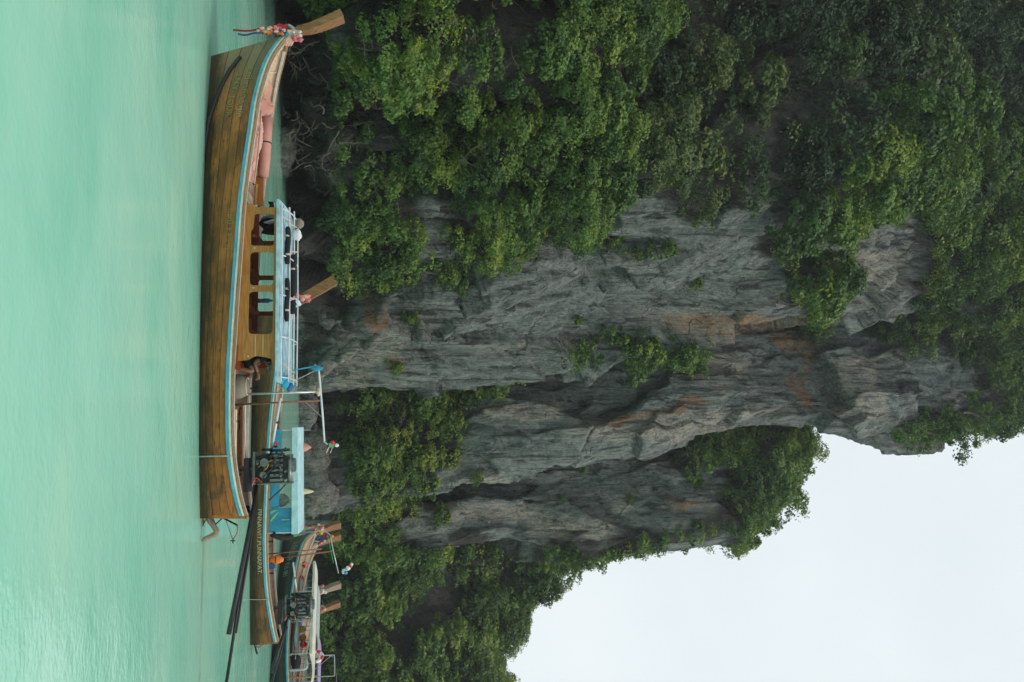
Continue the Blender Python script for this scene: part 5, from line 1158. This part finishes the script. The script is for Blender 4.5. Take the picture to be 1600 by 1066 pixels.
for k, (u, h, sc, keys, lab) in enumerate((
    (425, 690, .75, "A", "bright lone shrub jutting over the grey buttress"),
    (497, 640, .4, "A", "small shrub on the diagonal slabs of the buttress"),
    (578, 617, .5, "A", "tufted shrub near the foot of the buttress edge"),
    (372, 955, .7, "A", "lowest shrub of the row climbing the upper buttress"),
    (395, 1000, .85, "A", "middle shrub of the row climbing the upper buttress"),
    (385, 1042, .6, "A", "top shrub of the row climbing the upper buttress"),
    (440, 1085, .55, "A", "green shrub at the left end of the creeping patch"),
    (446, 1112, .6, "A", "green shrub in the middle of the creeping patch"),
    (450, 1135, .45, "A", "green shrub at the upper end of the creeping patch"),
    (500, 903, .3, "A", "tiny shrub on the upper right face of the buttress"),
    (572, 1072, .75, "B", "dense dark shrub hanging under the rust stain"),
    (575, 800, .8, "B", "bright shrub on top of the creeper beside the buttress"),
    (748, 745, .5, "B", "lower shrub on the seam between pillar and streaked wall"),
    (740, 775, .45, "B", "upper shrub on the seam between pillar and streaked wall"),
    (735, 910, .5, "C", "isolated shrub high on the streaked wall"),
    (780, 985, .4, "C", "small shrub halfway up the streaked wall"),
    (755, 1090, .7, "C", "shrub clump below the wooded crown"),
    (800, 690, .9, "C", "dark bush at the foot of the streaked wall"),
    (780, 880, .35, "C", "little shrub on the pale band of the streaked wall"))):
    plant("bush", "shrub", lab, "shrub", u, h - 14 * sc, depth_at(u, h, keys) - .3, sc, SH, 140 + k)

# ------------------------------------------------------------------ bare branches, roots and fallen rock at the foot of the wall
def branches(name, label, n, box, seed, Yoff, length, mat="twig", r0=.02, up=.2):
    r = np.random.default_rng(seed); m = MB()
    for _ in range(n):
        u, h = r.uniform(box[0], box[2]), r.uniform(box[1], box[3]); Y = depth_at(u, max(h, 520), "A") + r.uniform(*Yoff)
        p = PY(u, h, Y); d = norm(r.normal(size=3) * [1, .5, .8] + [0, -.2, up]); L = length * r.uniform(.4, 1.3); pts = [p]
        for k in range(7):
            d = norm(d + .38 * r.normal(size=3)); pts.append(pts[-1] + d * L / 7)
        if min(q[2] for q in pts) < .15: continue
        m.tube(catmull(np.array(pts), 12), np.linspace(r0 * r.uniform(.6, 1.6), .006, 12), 4, False)
        for k in (3, 4, 5):
            e = norm(d + .9 * r.normal(size=3)); q = pts[k]; m.tube(catmull(np.array([q, q + e * L * .18, q + e * L * .3 + r.normal(size=3) * .08]), 6), np.linspace(r0 * .5, .004, 6), 4, False)
    m.build(name, mat, kind="stuff", label=label, category="branches")
branches("bare_branches", "tangle of bare grey branches and roots below the hanging foliage", 95, (60, 440, 335, 560), 3, (-1.8, 1.2), 1.5, r0=.026)
branches("bare_branches", "bare twigs sticking out of the bright hanging foliage", 70, (0, 560, 340, 800), 5, (-3.2, -1.4), 1.1, r0=.014)
branches("bare_branches", "thin dry branches in the creeper beside the buttress", 14, (610, 530, 690, 640), 7, (-1.5, -.5), 1.3, r0=.014)
RK = "rocks at the waterline"
for k, (u, h, Y, sz, lab) in enumerate((
    (232, 442, 42., (1.0, .7, .6), "dark boulder at the water's edge in the mouth of the undercut"), (255, 440, 43., (.7, .6, .5), "smaller dark boulder beside the undercut's biggest boulder"),
    (640, 478, 59.5, (1.3, .9, .8), "low rock right of the buttress foot"), (700, 488, 60.5, (1.6, 1., 1.1), "brown rock ledge behind the pale blue awning"), (745, 490, 61., (1.5, 1., 1.), "grey rock block right of the brown ledge"), (775, 497, 61.5, (1.2, .8, 1.2), "pale rock block just left of the paired prows"),
    (590, 492, 54.6, (1., .7, .5), "pale rounded rock at the tip of the buttress foot"), (560, 520, 53.9, (1.6, .6, .5), "long pale slab leaning on the buttress foot"), (535, 560, 53.2, (1.7, .6, .5), "second pale slab up the buttress foot"), (512, 600, 52.6, (1.6, .6, .5), "third pale slab up the buttress foot"), (470, 520, 52.2, (1.6, .9, 1.0), "brown knobbly rock in the shade of the buttress"), (500, 545, 52.6, (1.3, .7, .7), "greenish rock between the brown rock and the slabs"))):
    V = []; r = np.random.default_rng(k + 50); n, m = 26, 18
    for j in range(m + 1):
        for i in range(n):
            th_, a = math.pi * j / m, 2 * math.pi * i / n; V.append((math.sin(th_) * math.cos(a), math.sin(th_) * math.sin(a), math.cos(th_)))
    V = np.array(V); V = np.sign(V) * np.abs(V) ** .75; f1, f2, cid, off = worley(V * 1.3 + k * 5, k)
    V = V * (1 + .3 * (cid - .5) + .18 * fbm(V * 2 + k, k, 4) - .12 * (1 - sstep(0, .08, f2 - f1)))[:, None] * np.array(sz)
    tilt = Matrix.Rotation(math.radians(42 if "slab" in lab else r.uniform(-15, 15)), 3, 'Y'); V = V @ np.array(tilt).T
    F = [(j * n + i, (j + 1) * n + i, (j + 1) * n + (i + 1) % n, j * n + (i + 1) % n) for j in range(m) for i in range(n)]
    pale = .75 if "pale" in lab else .1; me = mesh_np("rock", V, F, "limestone", True, dict(pale=np.full(len(V), pale), soil_shade=np.full(len(V), .35 if "brown" in lab or "dark" in lab else 0.), rust=np.zeros(len(V))))
    o = obj("rock", me, label=lab, category="rock", group=RK); o.location = tuple(PY(u, h, Y))

# ------------------------------------------------------------------ the damp air of the bay
def make_haze():
    m = bpy.data.materials.new("haze"); m.use_nodes = True; n, l = m.node_tree.nodes, m.node_tree.links; n.clear()
    out = n.new("ShaderNodeOutputMaterial"); v = n.new("ShaderNodeVolumePrincipled"); v.inputs["Color"].default_value = (.9, .96, 1, 1); v.inputs["Density"].default_value = HAZE
    l.new(v.outputs[0], out.inputs["Volume"]); MATS["haze"] = m
    MB().box((0, 55, 47.), (300, 210, 104)).build("haze", "haze", kind="stuff", label="thin damp haze filling the bay", category="haze")
HAZE = .00045
make_haze()
